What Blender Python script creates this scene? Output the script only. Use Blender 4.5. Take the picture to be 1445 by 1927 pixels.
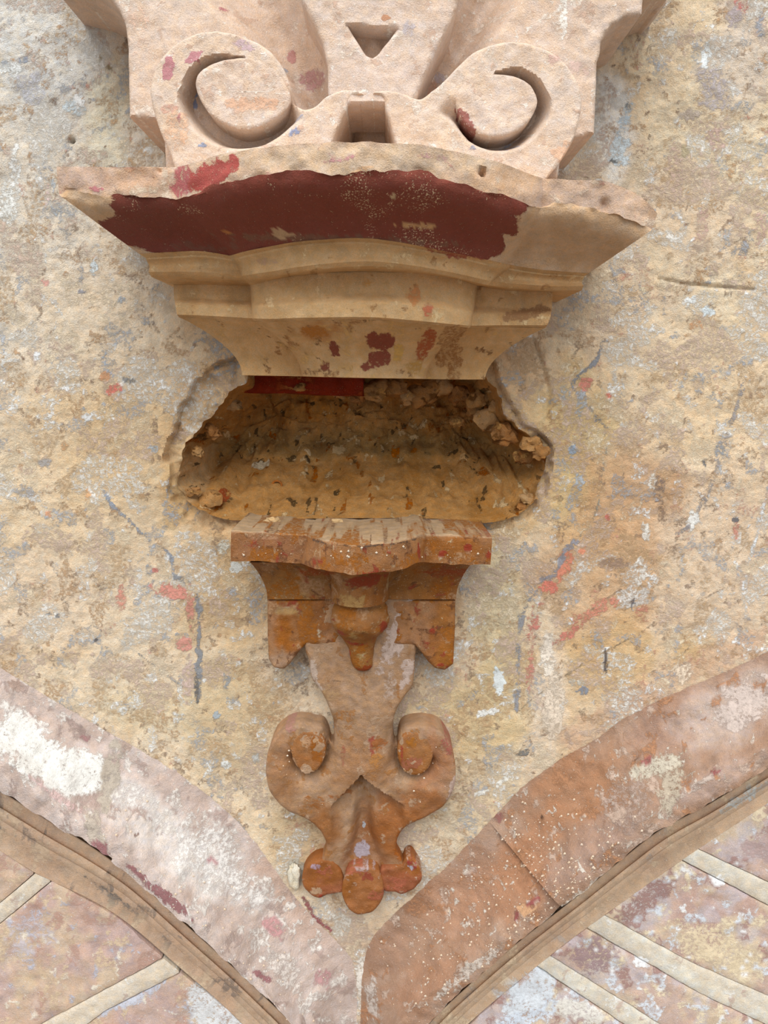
import bpy, bmesh, math, random
import numpy as np
from mathutils import Vector
from mathutils.geometry import delaunay_2d_cdt

for o in list(bpy.data.objects):
    bpy.data.objects.remove(o)
scene = bpy.context.scene
COL = scene.collection

# ------------------------------------------------------------------ camera, sky, exposure
IW, IH, FPX = 1445.0, 1927.0, 1392.0
DIST, CZ, PITCH = 1.2, 3.0, math.radians(9.9)
cam = bpy.data.cameras.new('camera')
cam.sensor_fit = 'VERTICAL'
cam.sensor_height = 36.0
cam.lens = 36.0 * FPX / IH
cam.clip_start = 0.02
cam_o = bpy.data.objects.new('camera', cam)
COL.objects.link(cam_o)
cam_o.location = (0, -DIST, CZ)
cam_o.rotation_euler = (math.pi / 2 - PITCH, 0, 0)
scene.camera = cam_o

world = bpy.data.worlds.new('overcast_sky')
scene.world = world
world.use_nodes = True
wn = world.node_tree
wn.nodes.clear()
w_out = wn.nodes.new('ShaderNodeOutputWorld')
w_bg = wn.nodes.new('ShaderNodeBackground')
w_tc = wn.nodes.new('ShaderNodeTexCoord')
w_sep = wn.nodes.new('ShaderNodeSeparateXYZ')
w_map = wn.nodes.new('ShaderNodeMapRange')
w_map.inputs['From Min'].default_value = 0.0
w_map.inputs['From Max'].default_value = 1.0
w_map.inputs['To Min'].default_value = 0.34
w_map.inputs['To Max'].default_value = 1.02
w_bg.inputs['Color'].default_value = (0.93, 0.97, 1.0, 1)
wn.links.new(w_tc.outputs['Generated'], w_sep.inputs[0])
wn.links.new(w_sep.outputs['Z'], w_map.inputs['Value'])
wn.links.new(w_map.outputs[0], w_bg.inputs['Strength'])
wn.links.new(w_bg.outputs[0], w_out.inputs['Surface'])

sun = bpy.data.lights.new('hazy_sun_offscreen', 'SUN')
sun.energy = 1.5
sun.angle = math.radians(50)
sun.color = (1.0, 0.97, 0.92)
sun_o = bpy.data.objects.new('hazy_sun_offscreen', sun)
COL.objects.link(sun_o)
sun_o.location = (0, -4, 8)
sun_o.rotation_euler = Vector((0.05, 0.62, -0.78)).to_track_quat('-Z', 'Y').to_euler()

vs = scene.view_settings
vs.view_transform = 'Standard'
vs.look = 'None'
vs.gamma = 1.0
vs.use_curve_mapping = False
vs.exposure = 0.86

# ------------------------------------------------------------------ pixel <-> place
CT, ST = math.cos(PITCH), math.sin(PITCH)

def W(u, v, p):
    """photo direction (u, v) met with the plane standing p metres proud of the wall"""
    u = np.asarray(u, float); v = np.asarray(v, float); p = np.asarray(p, float)
    a = IH / 2 - v
    dy = FPX * CT + a * ST
    dz = -FPX * ST + a * CT
    t = (DIST - p) / dy
    x = (u - IW / 2) * t
    z = CZ + dz * t
    return np.stack([x, -p + np.zeros_like(x), z], -1)

def wall_px(x, z):
    """wall point -> the photo coordinates its painting was noted in"""
    ry = DIST; rz = z - CZ
    f = CT * ry - ST * rz
    up = ST * ry + CT * rz
    return IW / 2 + FPX * x / f, IH / 2 - FPX * up / f

# ------------------------------------------------------------------ noise
M32 = np.uint64(0xffffffff)

def _hash(xi, yi, seed):
    h = (xi.astype(np.int64) * 374761393 + yi.astype(np.int64) * 668265263 + seed * 974634777).astype(np.uint64) & M32
    h = ((h ^ (h >> np.uint64(13))) * np.uint64(1274126177)) & M32
    h = ((h ^ (h >> np.uint64(16))) * np.uint64(2246822519)) & M32
    return (h ^ (h >> np.uint64(15))).astype(float) / 4294967295.0

def vnoise(x, y, seed):
    xi = np.floor(x); yi = np.floor(y)
    fx = x - xi; fy = y - yi
    fx = fx * fx * (3 - 2 * fx); fy = fy * fy * (3 - 2 * fy)
    a = _hash(xi, yi, seed); b = _hash(xi + 1, yi, seed)
    c = _hash(xi, yi + 1, seed); d = _hash(xi + 1, yi + 1, seed)
    return (a * (1 - fx) + b * fx) * (1 - fy) + (c * (1 - fx) + d * fx) * fy

def fbm(u, v, scale, seed=0, octv=4, sx=1.0, sy=1.0):
    x = np.asarray(u, float) / (scale * sx); y = np.asarray(v, float) / (scale * sy)
    s = 0; a = 1.0; tot = 0
    for i in range(octv):
        s = s + a * vnoise(x + 17.3 * i, y - 9.1 * i, seed + i * 101)
        tot += a; a *= 0.55
        x, y = (x * 0.8 - y * 0.6) * 2.03, (x * 0.6 + y * 0.8) * 2.03
    return (s / tot - 0.5) * 1.7 + 0.5

def sstep(a, b, x):
    t = np.clip((x - a) / (b - a), 0, 1)
    return t * t * (3 - 2 * t)

# ------------------------------------------------------------------ 2D helpers
def catmull(pts, n, closed=False):
    """smooth resampling to n points, even in arc length; works on any columns"""
    P = np.asarray(pts, float)
    m = len(P)
    segs = m if closed else m - 1
    out = []
    for i in range(segs):
        if closed:
            p0, p1, p2, p3 = P[(i - 1) % m], P[i], P[(i + 1) % m], P[(i + 2) % m]
        else:
            p0, p1, p2, p3 = P[max(i - 1, 0)], P[i], P[i + 1], P[min(i + 2, m - 1)]
        L = np.linalg.norm((p2 - p1)[:2]) + 1e-9
        m1 = (p2 - p0) * 0.5; m2 = (p3 - p1) * 0.5
        for m_ in (m1, m2):
            l_ = np.linalg.norm(m_[:2])
            if l_ > L:
                m_ *= L / l_
        t = np.linspace(0, 1, 16, endpoint=False)[:, None]
        h = (2*t**3 - 3*t**2 + 1) * p1 + (t**3 - 2*t**2 + t) * m1 + (-2*t**3 + 3*t**2) * p2 + (t**3 - t**2) * m2
        out.append(h)
    out = np.concatenate(out + [P[:1] if closed else P[-1:]])
    return even(out, n + 1)[:-1] if closed else even(out, n)

def even(P, n):
    P = np.asarray(P, float)
    d = np.r_[0, np.cumsum(np.linalg.norm(np.diff(P[:, :2], axis=0), axis=1) + 1e-9)]
    s = np.linspace(0, d[-1], n)
    return np.stack([np.interp(s, d, P[:, k]) for k in range(P.shape[1])], 1)

def line_dist(u, v, pts, closed=False):
    Q = np.asarray(pts, float)
    A = Q if closed else Q[:-1]
    B = np.roll(Q, -1, 0) if closed else Q[1:]
    best = np.full(np.shape(u), 1e9)
    for (ax, ay), (bx, by) in zip(A[:, :2], B[:, :2]):
        dx, dy = bx - ax, by - ay
        t = np.clip(((u - ax) * dx + (v - ay) * dy) / (dx * dx + dy * dy + 1e-9), 0, 1)
        best = np.minimum(best, (u - ax - t * dx) ** 2 + (v - ay - t * dy) ** 2)
    return np.sqrt(best)

def inside(u, v, pts):
    Q = np.asarray(pts, float)
    r = np.zeros(np.shape(u), bool)
    for (ax, ay), (bx, by) in zip(Q[:, :2], np.roll(Q, -1, 0)[:, :2]):
        c = ((ay > v) != (by > v))
        if ay != by:
            r ^= c & (u < (bx - ax) * (v - ay) / (by - ay) + ax)
    return r

# ------------------------------------------------------------------ pigments
def lin(c):
    c = np.asarray(c, float) / 255.0
    return np.where(c <= 0.04045, c / 12.92, ((c + 0.055) / 1.055) ** 2.4)

def B(u, v, ru, rv, col, s=0.8, rot=0, soft=1.0): return ('b', u, v, ru, rv, col, s, rot, soft)
def L(pts, w, col, s=0.75): return ('l', pts, w, col, s)
def N(scale, th, col, s=0.7, soft=0.12, sx=1.0, sy=1.0): return ('n', scale, th, col, s, soft, sx, sy)

def density(f, u, v, seed):
    if f[0] == 'b':
        _, cu, cv, ru, rv, col, s, rot, soft = f
        a = math.radians(rot); du = u - cu; dv = v - cv
        x = du * math.cos(a) + dv * math.sin(a); y = -du * math.sin(a) + dv * math.cos(a)
        d = np.sqrt((x / ru) ** 2 + (y / rv) ** 2)
        d = d + (fbm(u, v, max(6.0, min(ru, rv) * 0.7), seed + 5, 3) - 0.5) * 0.7
        return s * sstep(1.0 + 0.35 * soft, 1.0 - 0.5 * soft, d), col
    if f[0] == 'l':
        _, pts, w, col, s = f
        d = line_dist(u, v, catmull(pts, max(12, len(pts) * 6)))
        d = d + (fbm(u, v, 9, seed + 3, 2) - 0.5) * w * 0.9
        return s * sstep(w * 1.5, w * 0.4, d) * (0.95 + 0.5 * (fbm(u, v, 30, seed + 8, 2) - 0.5)), col
    _, scale, th, col, s, soft, sx, sy = f
    return s * sstep(th, th + soft, fbm(u, v, scale, seed + 7, 4, sx, sy)), col

def pigment(u, v, base, tints=(), over=(), fleck=0.0, seed=0):
    """Col rgb + fleck density, Ov rgb + density; seed varies the pattern"""
    n = len(u)
    c = np.tile(lin(base), (n, 1))
    for i, f in enumerate(tints):
        d, col = density(f, u, v, seed + 31 * i)
        c = c + (lin(col) - c) * np.clip(d, 0, 1)[:, None]
    o = np.tile(lin(base), (n, 1)); od = np.zeros(n)
    for i, f in enumerate(over):
        d, col = density(f, u, v, seed + 500 + 37 * i)
        k = d > od
        o[k] = lin(col); od[k] = d[k]
    fl = fleck(u, v) if callable(fleck) else np.full(n, float(fleck))
    return np.c_[c, fl], np.c_[o, od]

# ------------------------------------------------------------------ materials
def plaster(name, fleck_col=(232, 214, 184), rough=0.86, bump=0.5, grain=90.0, flake=0.9, var=(0.84, 1.12), spec=0.25, sat=1.0, val=1.0, hue=0.5):
    m = bpy.data.materials.new(name)
    m.use_nodes = True
    nt = m.node_tree; nd = nt.nodes; lk = nt.links
    bs = nd['Principled BSDF']
    tc = nd.new('ShaderNodeTexCoord')
    def noise(scale, detail, rgh=0.6):
        t = nd.new('ShaderNodeTexNoise')
        t.inputs['Scale'].default_value = scale
        t.inputs['Detail'].default_value = detail
        t.inputs['Roughness'].default_value = rgh
        lk.new(tc.outputs['Object'], t.inputs['Vector'])
        return t.outputs['Fac']
    def math_(op, a, b, clamp=False):
        t = nd.new('ShaderNodeMath'); t.operation = op; t.use_clamp = clamp
        for k, x in enumerate((a, b)):
            if isinstance(x, (int, float)): t.inputs[k].default_value = x
            else: lk.new(x, t.inputs[k])
        return t.outputs[0]
    def remap(x, a, b, c=0.0, d=1.0):
        t = nd.new('ShaderNodeMapRange')
        t.inputs['From Min'].default_value = a; t.inputs['From Max'].default_value = b
        t.inputs['To Min'].default_value = c; t.inputs['To Max'].default_value = d
        lk.new(x, t.inputs['Value']); return t.outputs[0]
    def mix(f, a, b, mode='MIX'):
        t = nd.new('ShaderNodeMix'); t.data_type = 'RGBA'; t.blend_type = mode
        for sock, x in ((0, f), (6, a), (7, b)):
            if isinstance(x, (int, float)): t.inputs[sock].default_value = x
            elif isinstance(x, tuple): t.inputs[sock].default_value = x
            else: lk.new(x, t.inputs[sock])
        return t.outputs[2]
    a1 = nd.new('ShaderNodeAttribute'); a1.attribute_name = 'Col'
    a2 = nd.new('ShaderNodeAttribute'); a2.attribute_name = 'Ov'
    fine = noise(grain, 8, 0.62)
    mid = noise(grain * 0.28, 8, 0.65)
    grit = noise(grain * 4.2, 4, 0.6)
    spk = noise(grain * 2.4, 3, 0.55)
    nn = math_('SUBTRACT', math_('ADD', math_('ADD', math_('MULTIPLY', fine, 0.5), math_('MULTIPLY', grit, 0.35)), math_('MULTIPLY', mid, 0.3)), 0.575)
    d = math_('MULTIPLY', a2.outputs['Alpha'], math_('ADD', math_('MULTIPLY', nn, flake * 4.2), 1.0))
    of = remap(d, 0.40, 0.58, 0.0, 0.9)
    base = mix(1.0, a1.outputs['Color'], remap(mid, 0.3, 0.7, var[0], var[1]), 'MULTIPLY')
    base = mix(1.0, base, remap(grit, 0.3, 0.7, 0.84, 1.14), 'MULTIPLY')
    base = mix(1.0, base, mix(remap(noise(grain * 0.55, 6, 0.7), 0.36, 0.64), (1.06, 0.985, 0.88, 1.0), (0.955, 1.0, 1.09, 1.0)), 'MULTIPLY')
    c = mix(of, base, mix(1.0, a2.outputs['Color'], remap(fine, 0.3, 0.7, 0.82, 1.14), 'MULTIPLY'))
    ff = remap(math_('ADD', spk, math_('MULTIPLY', a1.outputs['Alpha'], 0.22)), 0.715, 0.755)
    fc = lin(fleck_col)
    c = mix(ff, c, (float(fc[0]), float(fc[1]), float(fc[2]), 1.0))
    hs = nd.new('ShaderNodeHueSaturation')
    hs.inputs['Hue'].default_value = hue; hs.inputs['Saturation'].default_value = sat; hs.inputs['Value'].default_value = val
    lk.new(c, hs.inputs['Color'])
    lk.new(hs.outputs[0], bs.inputs['Base Color'])
    bs.inputs['Roughness'].default_value = rough
    bs.inputs['Specular IOR Level'].default_value = spec
    h = math_('ADD', math_('MULTIPLY', fine, 0.5), math_('MULTIPLY', grit, 0.42))
    h = math_('ADD', h, math_('MULTIPLY', of, 0.14))
    h = math_('ADD', h, math_('MULTIPLY', ff, 0.22))
    h = math_('ADD', h, math_('MULTIPLY', mid, 0.7))
    bp = nd.new('ShaderNodeBump')
    bp.inputs['Strength'].default_value = bump
    bp.inputs['Distance'].default_value = 0.006
    lk.new(h, bp.inputs['Height']); lk.new(bp.outputs[0], bs.inputs['Normal'])
    return m

M_wall = plaster('weathered_wall_plaster', (238, 238, 232), 0.9, 0.9, 190, 0.95, (0.86, 1.12), sat=0.86, val=1.14, hue=0.496)
M_niche = plaster('lime_rubble_core', (225, 200, 150), 0.95, 1.0, 170, 1.0, (0.7, 1.2), 0.1, sat=1.1, val=0.92, hue=0.487)
M_corn = plaster('painted_cornice_plaster', (222, 196, 160), 0.72, 0.6, 190, 0.9, (0.84, 1.12), 0.3)
M_scroll = plaster('pale_scroll_plaster', (240, 228, 215), 0.85, 0.6, 170, 0.9, (0.86, 1.1), sat=0.85, val=1.0, hue=0.503)
M_cons = plaster('terracotta_paint', (232, 205, 175), 0.58, 0.55, 190, 0.95, (0.72, 1.2), 0.45, sat=1.06, val=0.66, hue=0.511)
M_rib = plaster('rib_plaster', (235, 222, 208), 0.72, 0.75, 170, 0.95, (0.84, 1.12), 0.35, sat=0.84, val=0.82, hue=0.508)
M_pale = plaster('whitewashed_rib_plaster', (238, 230, 222), 0.78, 0.75, 170, 0.95, (0.84, 1.12), 0.35, sat=0.66, val=1.0)
M_vous = plaster('painted_voussoir_plaster', (226, 224, 222), 0.88, 0.45, 150, 1.0, (0.84, 1.12), sat=0.85, val=1.03)
M_stone = plaster('loose_mortar', (240, 230, 205), 0.95, 0.8, 160, 1.0)
M_ground = plaster('brown_paving', (200, 180, 150), 0.9, 0.3, 6)

# ------------------------------------------------------------------ object helpers
def empty(name, loc, label=None, cat=None, group=None, kind=None):
    o = bpy.data.objects.new(name, None)
    o.empty_display_size = 0.05
    COL.objects.link(o); o.location = loc
    mark(o, label, cat, group, kind)
    return o

def mark(o, label=None, cat=None, group=None, kind=None):
    if label: o['label'] = label
    if cat: o['category'] = cat
    if group: o['group'] = group
    if kind: o['kind'] = kind

def build(name, V, F, mat, parent=None, col=None, smooth=True, sharp=45, recalc=True):
    V = np.asarray(V, float)
    off = np.array(parent_world(parent))
    me = bpy.data.meshes.new(name)
    me.from_pydata((V - off).tolist(), [], [list(map(int, f)) for f in F])
    if recalc:
        bm = bmesh.new(); bm.from_mesh(me)
        bmesh.ops.recalc_face_normals(bm, faces=bm.faces)
        bm.to_mesh(me); bm.free()
    if smooth:
        me.polygons.foreach_set('use_smooth', [True] * len(me.polygons))
        me.set_sharp_from_angle(angle=math.radians(sharp))
    me.materials.append(mat)
    if col is not None:
        for nm, arr in zip(('Col', 'Ov'), col):
            at = me.attributes.new(nm, 'FLOAT_COLOR', 'POINT')
            at.data.foreach_set('color', np.asarray(arr, np.float32).ravel())
    me.update()
    o = bpy.data.objects.new(name, me)
    COL.objects.link(o)
    if parent: o.parent = parent
    return o

def parent_world(p):
    l = Vector((0, 0, 0))
    while p is not None:
        l = l + p.location; p = p.parent
    return l

def grid_faces(r, c, wrap=False):
    F = []
    cc = c if wrap else c - 1
    for i in range(r - 1):
        for j in range(cc):
            k = (j + 1) % c
            F.append((i * c + j, i * c + k, (i + 1) * c + k, (i + 1) * c + j))
    return F

def relief(name, outline, pf, pb, mat, parent, paint, step=4.0, hfun=None, holes=(), bevel=4.0, smooth_outline=True, rough=0.0012, seed=1, pmap=None):
    """slab with a traced outline: worn front at pf (m proud of the wall), sides back to pb"""
    def ring(pts):
        P = np.asarray(pts, float)
        per = np.linalg.norm(np.roll(P, -1, 0) - P, axis=1).sum()
        n = max(12, int(per / step))
        if smooth_outline: return catmull(P, n, True)
        return even(np.r_[P, P[:1]], n + 1)[:-1]
    rings = [ring(outline)] + [ring(h) for h in holes]
    lo = rings[0].min(0); hi = rings[0].max(0)
    gu, gv = np.meshgrid(np.arange(lo[0], hi[0], step), np.arange(lo[1], hi[1], step * 0.9))
    gu = gu + (np.arange(gu.shape[0]) % 2)[:, None] * step * 0.5
    gu = gu.ravel(); gv = gv.ravel()
    def sd(u, v):
        d = np.full(u.shape, 1e9)
        for r in rings: d = np.minimum(d, line_dist(u, v, r, True))
        k = inside(u, v, rings[0])
        for r in rings[1:]: k &= ~inside(u, v, r)
        return np.where(k, d, -d)
    k = sd(gu, gv) > step * 0.45
    pts = [r for r in rings] + [np.c_[gu[k], gv[k]]]
    edges = []; b = 0
    for r in rings:
        m = len(r); edges += [(b + i, b + (i + 1) % m) for i in range(m)]; b += m
    P = np.concatenate(pts)
    vo, eo, fo, ov, oe, of = delaunay_2d_cdt([Vector((float(x), float(y))) for x, y in P], edges, [], 0, 1e-4)
    uv = np.array([(q.x, q.y) for q in vo])
    T = np.array([f[:3] for f in fo])
    cen = uv[T].mean(1)
    T = T[sd(cen[:, 0], cen[:, 1]) > 0]
    u, v = uv[:, 0], uv[:, 1]
    d = np.maximum(sd(u, v), 0)
    p0 = np.full(len(u), float(pf)) if pmap is None else pmap(u, v)
    p = p0.copy()
    if hfun is not None: p = p + hfun(u, v)
    pxm = (DIST - pf) / FPX
    t = np.clip(1 - d / bevel, 0, 1)
    p = p - bevel * pxm * (1 - np.sqrt(np.maximum(0, 1 - t * t))) * 0.9
    p = p + (fbm(u, v, 22, seed + 40, 3) - 0.5) * rough * 2
    base = W(u, v, p0)
    V = base.copy(); V[:, 1] = -p
    F = [tuple(t_) for t_ in T]
    nV = [V]; nuv = [uv]; cnt = len(V)
    # map ring points to output verts
    inv = {}
    for i, src in enumerate(ov):
        for s_ in src: inv[s_] = i
    b = 0
    for r in rings:
        m = len(r)
        prev = [inv[b + i] for i in range(m)]
        top = V[prev]; ruv = uv[prev]
        for q in (0.35, 1.0):
            row = top.copy()
            row[:, 1] = top[:, 1] * (1 - q) + (-pb) * q
            nV.append(row); nuv.append(ruv)
            cur = list(range(cnt, cnt + m)); cnt += m
            F += [(prev[i], cur[i], cur[(i + 1) % m], prev[(i + 1) % m]) for i in range(m)]
            prev = cur
        b += m
    V = np.concatenate(nV); uv = np.concatenate(nuv)
    return build(name, V, F, mat, parent, paint(uv[:, 0], uv[:, 1]), sharp=50)

def loft(name, rows, mat, parent, paint, sharp=40, rough=0.0, seed=2, wrap=False):
    """rows of (u, v, p) points, or of (x, y, z, u, v) when five columns"""
    R = np.asarray(rows, float)
    r, c, k = R.shape
    Q = R.reshape(-1, k)
    if k == 3:
        V = W(Q[:, 0], Q[:, 1], Q[:, 2]); u, v = Q[:, 0], Q[:, 1]
    else:
        V = Q[:, :3].copy(); u, v = Q[:, 3], Q[:, 4]
    if rough:
        V[:, 1] -= (fbm(u, v, 26, seed, 3) - 0.5) * rough
        V[:, 2] += (fbm(u, v, 34, seed + 9, 3) - 0.5) * rough
    return build(name, V, grid_faces(r, c, wrap), mat, parent, paint(u, v), sharp=sharp)

def lump(name, center, size, mat, parent, base, seed=0, sub=3, squash=(1, 1, 1), rough=0.35, label=None, cat=None, group=None, over=()):
    bm = bmesh.new()
    bmesh.ops.create_icosphere(bm, subdivisions=sub, radius=1.0)
    V = np.array([v.co[:] for v in bm.verts]); F = [tuple(v.index for v in f.verts) for f in bm.faces]
    bm.free()
    n = fbm(V[:, 0] * 10 + V[:, 2] * 4, V[:, 1] * 10 - V[:, 2] * 7, 9, seed, 3) - 0.5
    n = n + (fbm(V[:, 0] * 20 + V[:, 1] * 11, V[:, 2] * 20 - V[:, 1] * 9, 5, seed + 5, 3) - 0.5) * 0.6
    V = V * (1 + n * rough * 1.3)[:, None]
    V = np.sign(V) * np.abs(V) ** 0.85 * np.array(squash) * size + np.array(center)
    u, v = V[:, 0] * 1160 + seed * 31, V[:, 2] * 1160 + V[:, 1] * 700
    o = build(name, V, F, mat, parent, pigment(u, v, base, [], over, 0.2, seed), sharp=60)
    mark(o, label, cat, group)
    return o

# ================================================================== SETTING
# ground far below, out of the photograph
gx = 6.0
ground = build('floor', [(-gx, -9, 0), (gx, -9, 0), (gx, 0.3, 0), (-gx, 0.3, 0)], [(0, 1, 2, 3)], M_ground, None,
               pigment(np.zeros(4), np.zeros(4), (96, 80, 63)), smooth=False)
mark(ground, 'brown paving far below the bracket, out of view', None, None, 'structure')

HOLE = [(470, 686), (468, 712), (440, 738), (405, 772), (372, 806), (348, 836), (336, 868), (335, 900), (345, 935), (372, 958),
        (405, 972), (440, 979), (520, 977), (680, 975), (840, 977), (905, 984), (950, 978), (985, 962), (1003, 945), (1008, 920),
        (1022, 893), (1026, 862), (1012, 836), (985, 812), (962, 792), (945, 765), (930, 735), (915, 712), (912, 686)]
hp = catmull(HOLE, 420, True)
hn = (fbm(hp[:, 0], hp[:, 1], 26, 71, 4) - 0.5) * 16
ctr = np.array([680.0, 850.0])
dirs = hp - ctr; dirs /= np.linalg.norm(dirs, axis=1)[:, None]
HP = hp + dirs * (hn * ((hp[:, 1] > 700) & (hp[:, 1] < 970)))[:, None]
LIP = [(470, 670), (400, 690), (362, 728), (340, 770), (332, 800), (311, 832), (317, 880), (322, 930), (344, 970), (400, 997), (440, 1003),
       (920, 1003), (960, 992), (1006, 967), (1024, 930), (1036, 885), (1042, 850), (1022, 824), (992, 800), (968, 770), (953, 740), (938, 700), (925, 670)]

# ---- wall_back: one continuous plastered wall, opened where the niche is broken through
CREAM = (226, 203, 165)
wall_tints = [
    N(260, 0.42, (224, 206, 176), 0.55, 0.3), N(120, 0.52, (210, 176, 124), 0.55, 0.25), N(70, 0.55, (214, 190, 158), 0.5, 0.2),
    B(90, 250, 230, 420, (222, 214, 198), 0.85), B(60, 60, 160, 160, (214, 216, 214), 0.6), B(205, 230, 40, 130, (228, 222, 192), 0.6),
    B(150, 650, 230, 260, (222, 203, 172), 0.6), B(150, 1000, 230, 260, (224, 200, 160), 0.65), B(60, 1130, 180, 90, (222, 200, 170), 0.6),
    B(640, 850, 480, 190, (216, 180, 116), 0.75), B(430, 1120, 110, 150, (205, 172, 116), 0.8),
    B(440, 1330, 90, 110, (204, 178, 128), 0.7), B(280, 1330, 120, 60, (218, 200, 160), 0.6),
    B(250, 1180, 120, 120, (224, 204, 172), 0.6), B(560, 1560, 60, 90, (206, 180, 132), 0.7),
    B(1080, 860, 90, 170, (216, 184, 110), 0.75), B(1190, 930, 110, 110, (196, 150, 96), 0.75), B(1160, 1080, 150, 130, (206, 160, 102), 0.75),
    B(930, 1150, 60, 140, (208, 190, 142), 0.7), B(1180, 1230, 170, 70, (208, 168, 98), 0.7), B(900, 1340, 110, 90, (210, 184, 126), 0.75),
    B(1380, 1020, 130, 200, (222, 196, 162), 0.8), B(1350, 760, 130, 160, (226, 198, 152), 0.6),
    B(1330, 250, 160, 330, (228, 210, 172), 0.7), B(1400, 100, 70, 130, (206, 192, 180), 0.6), B(1300, 430, 130, 120, (216, 190, 160), 0.5),
    B(1150, 230, 36, 110, (238, 236, 228), 0.9), B(1200, 90, 40, 70, (232, 214, 176), 0.7),
    B(1035, 1300, 30, 130, (230, 210, 182), 0.85), B(1250, 1180, 26, 90, (226, 204, 172), 0.6), B(880, 1500, 120, 60, (216, 194, 152), 0.7),
    L([(1445, 1200), (1300, 1262), (1200, 1315), (1080, 1390)], 26, (208, 172, 136), 0.85), L(LIP[1:11], 20, (212, 174, 116), 0.8), L(LIP[11:22], 20, (214, 178, 118), 0.8), B(970, 690, 60, 60, (212, 176, 128), 0.7), B(400, 730, 60, 60, (222, 186, 132), 0.7),
    B(660, 1800, 60, 100, (200, 176, 150), 0.7), B(330, 940, 30, 80, (206, 168, 96), 0.6), B(960, 880, 40, 60, (222, 188, 116), 0.6),
]
GREY, BLUE, RED, INK, WHITE = (138, 140, 150), (158, 172, 192), (196, 96, 70), (92, 92, 104), (232, 236, 238)
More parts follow.
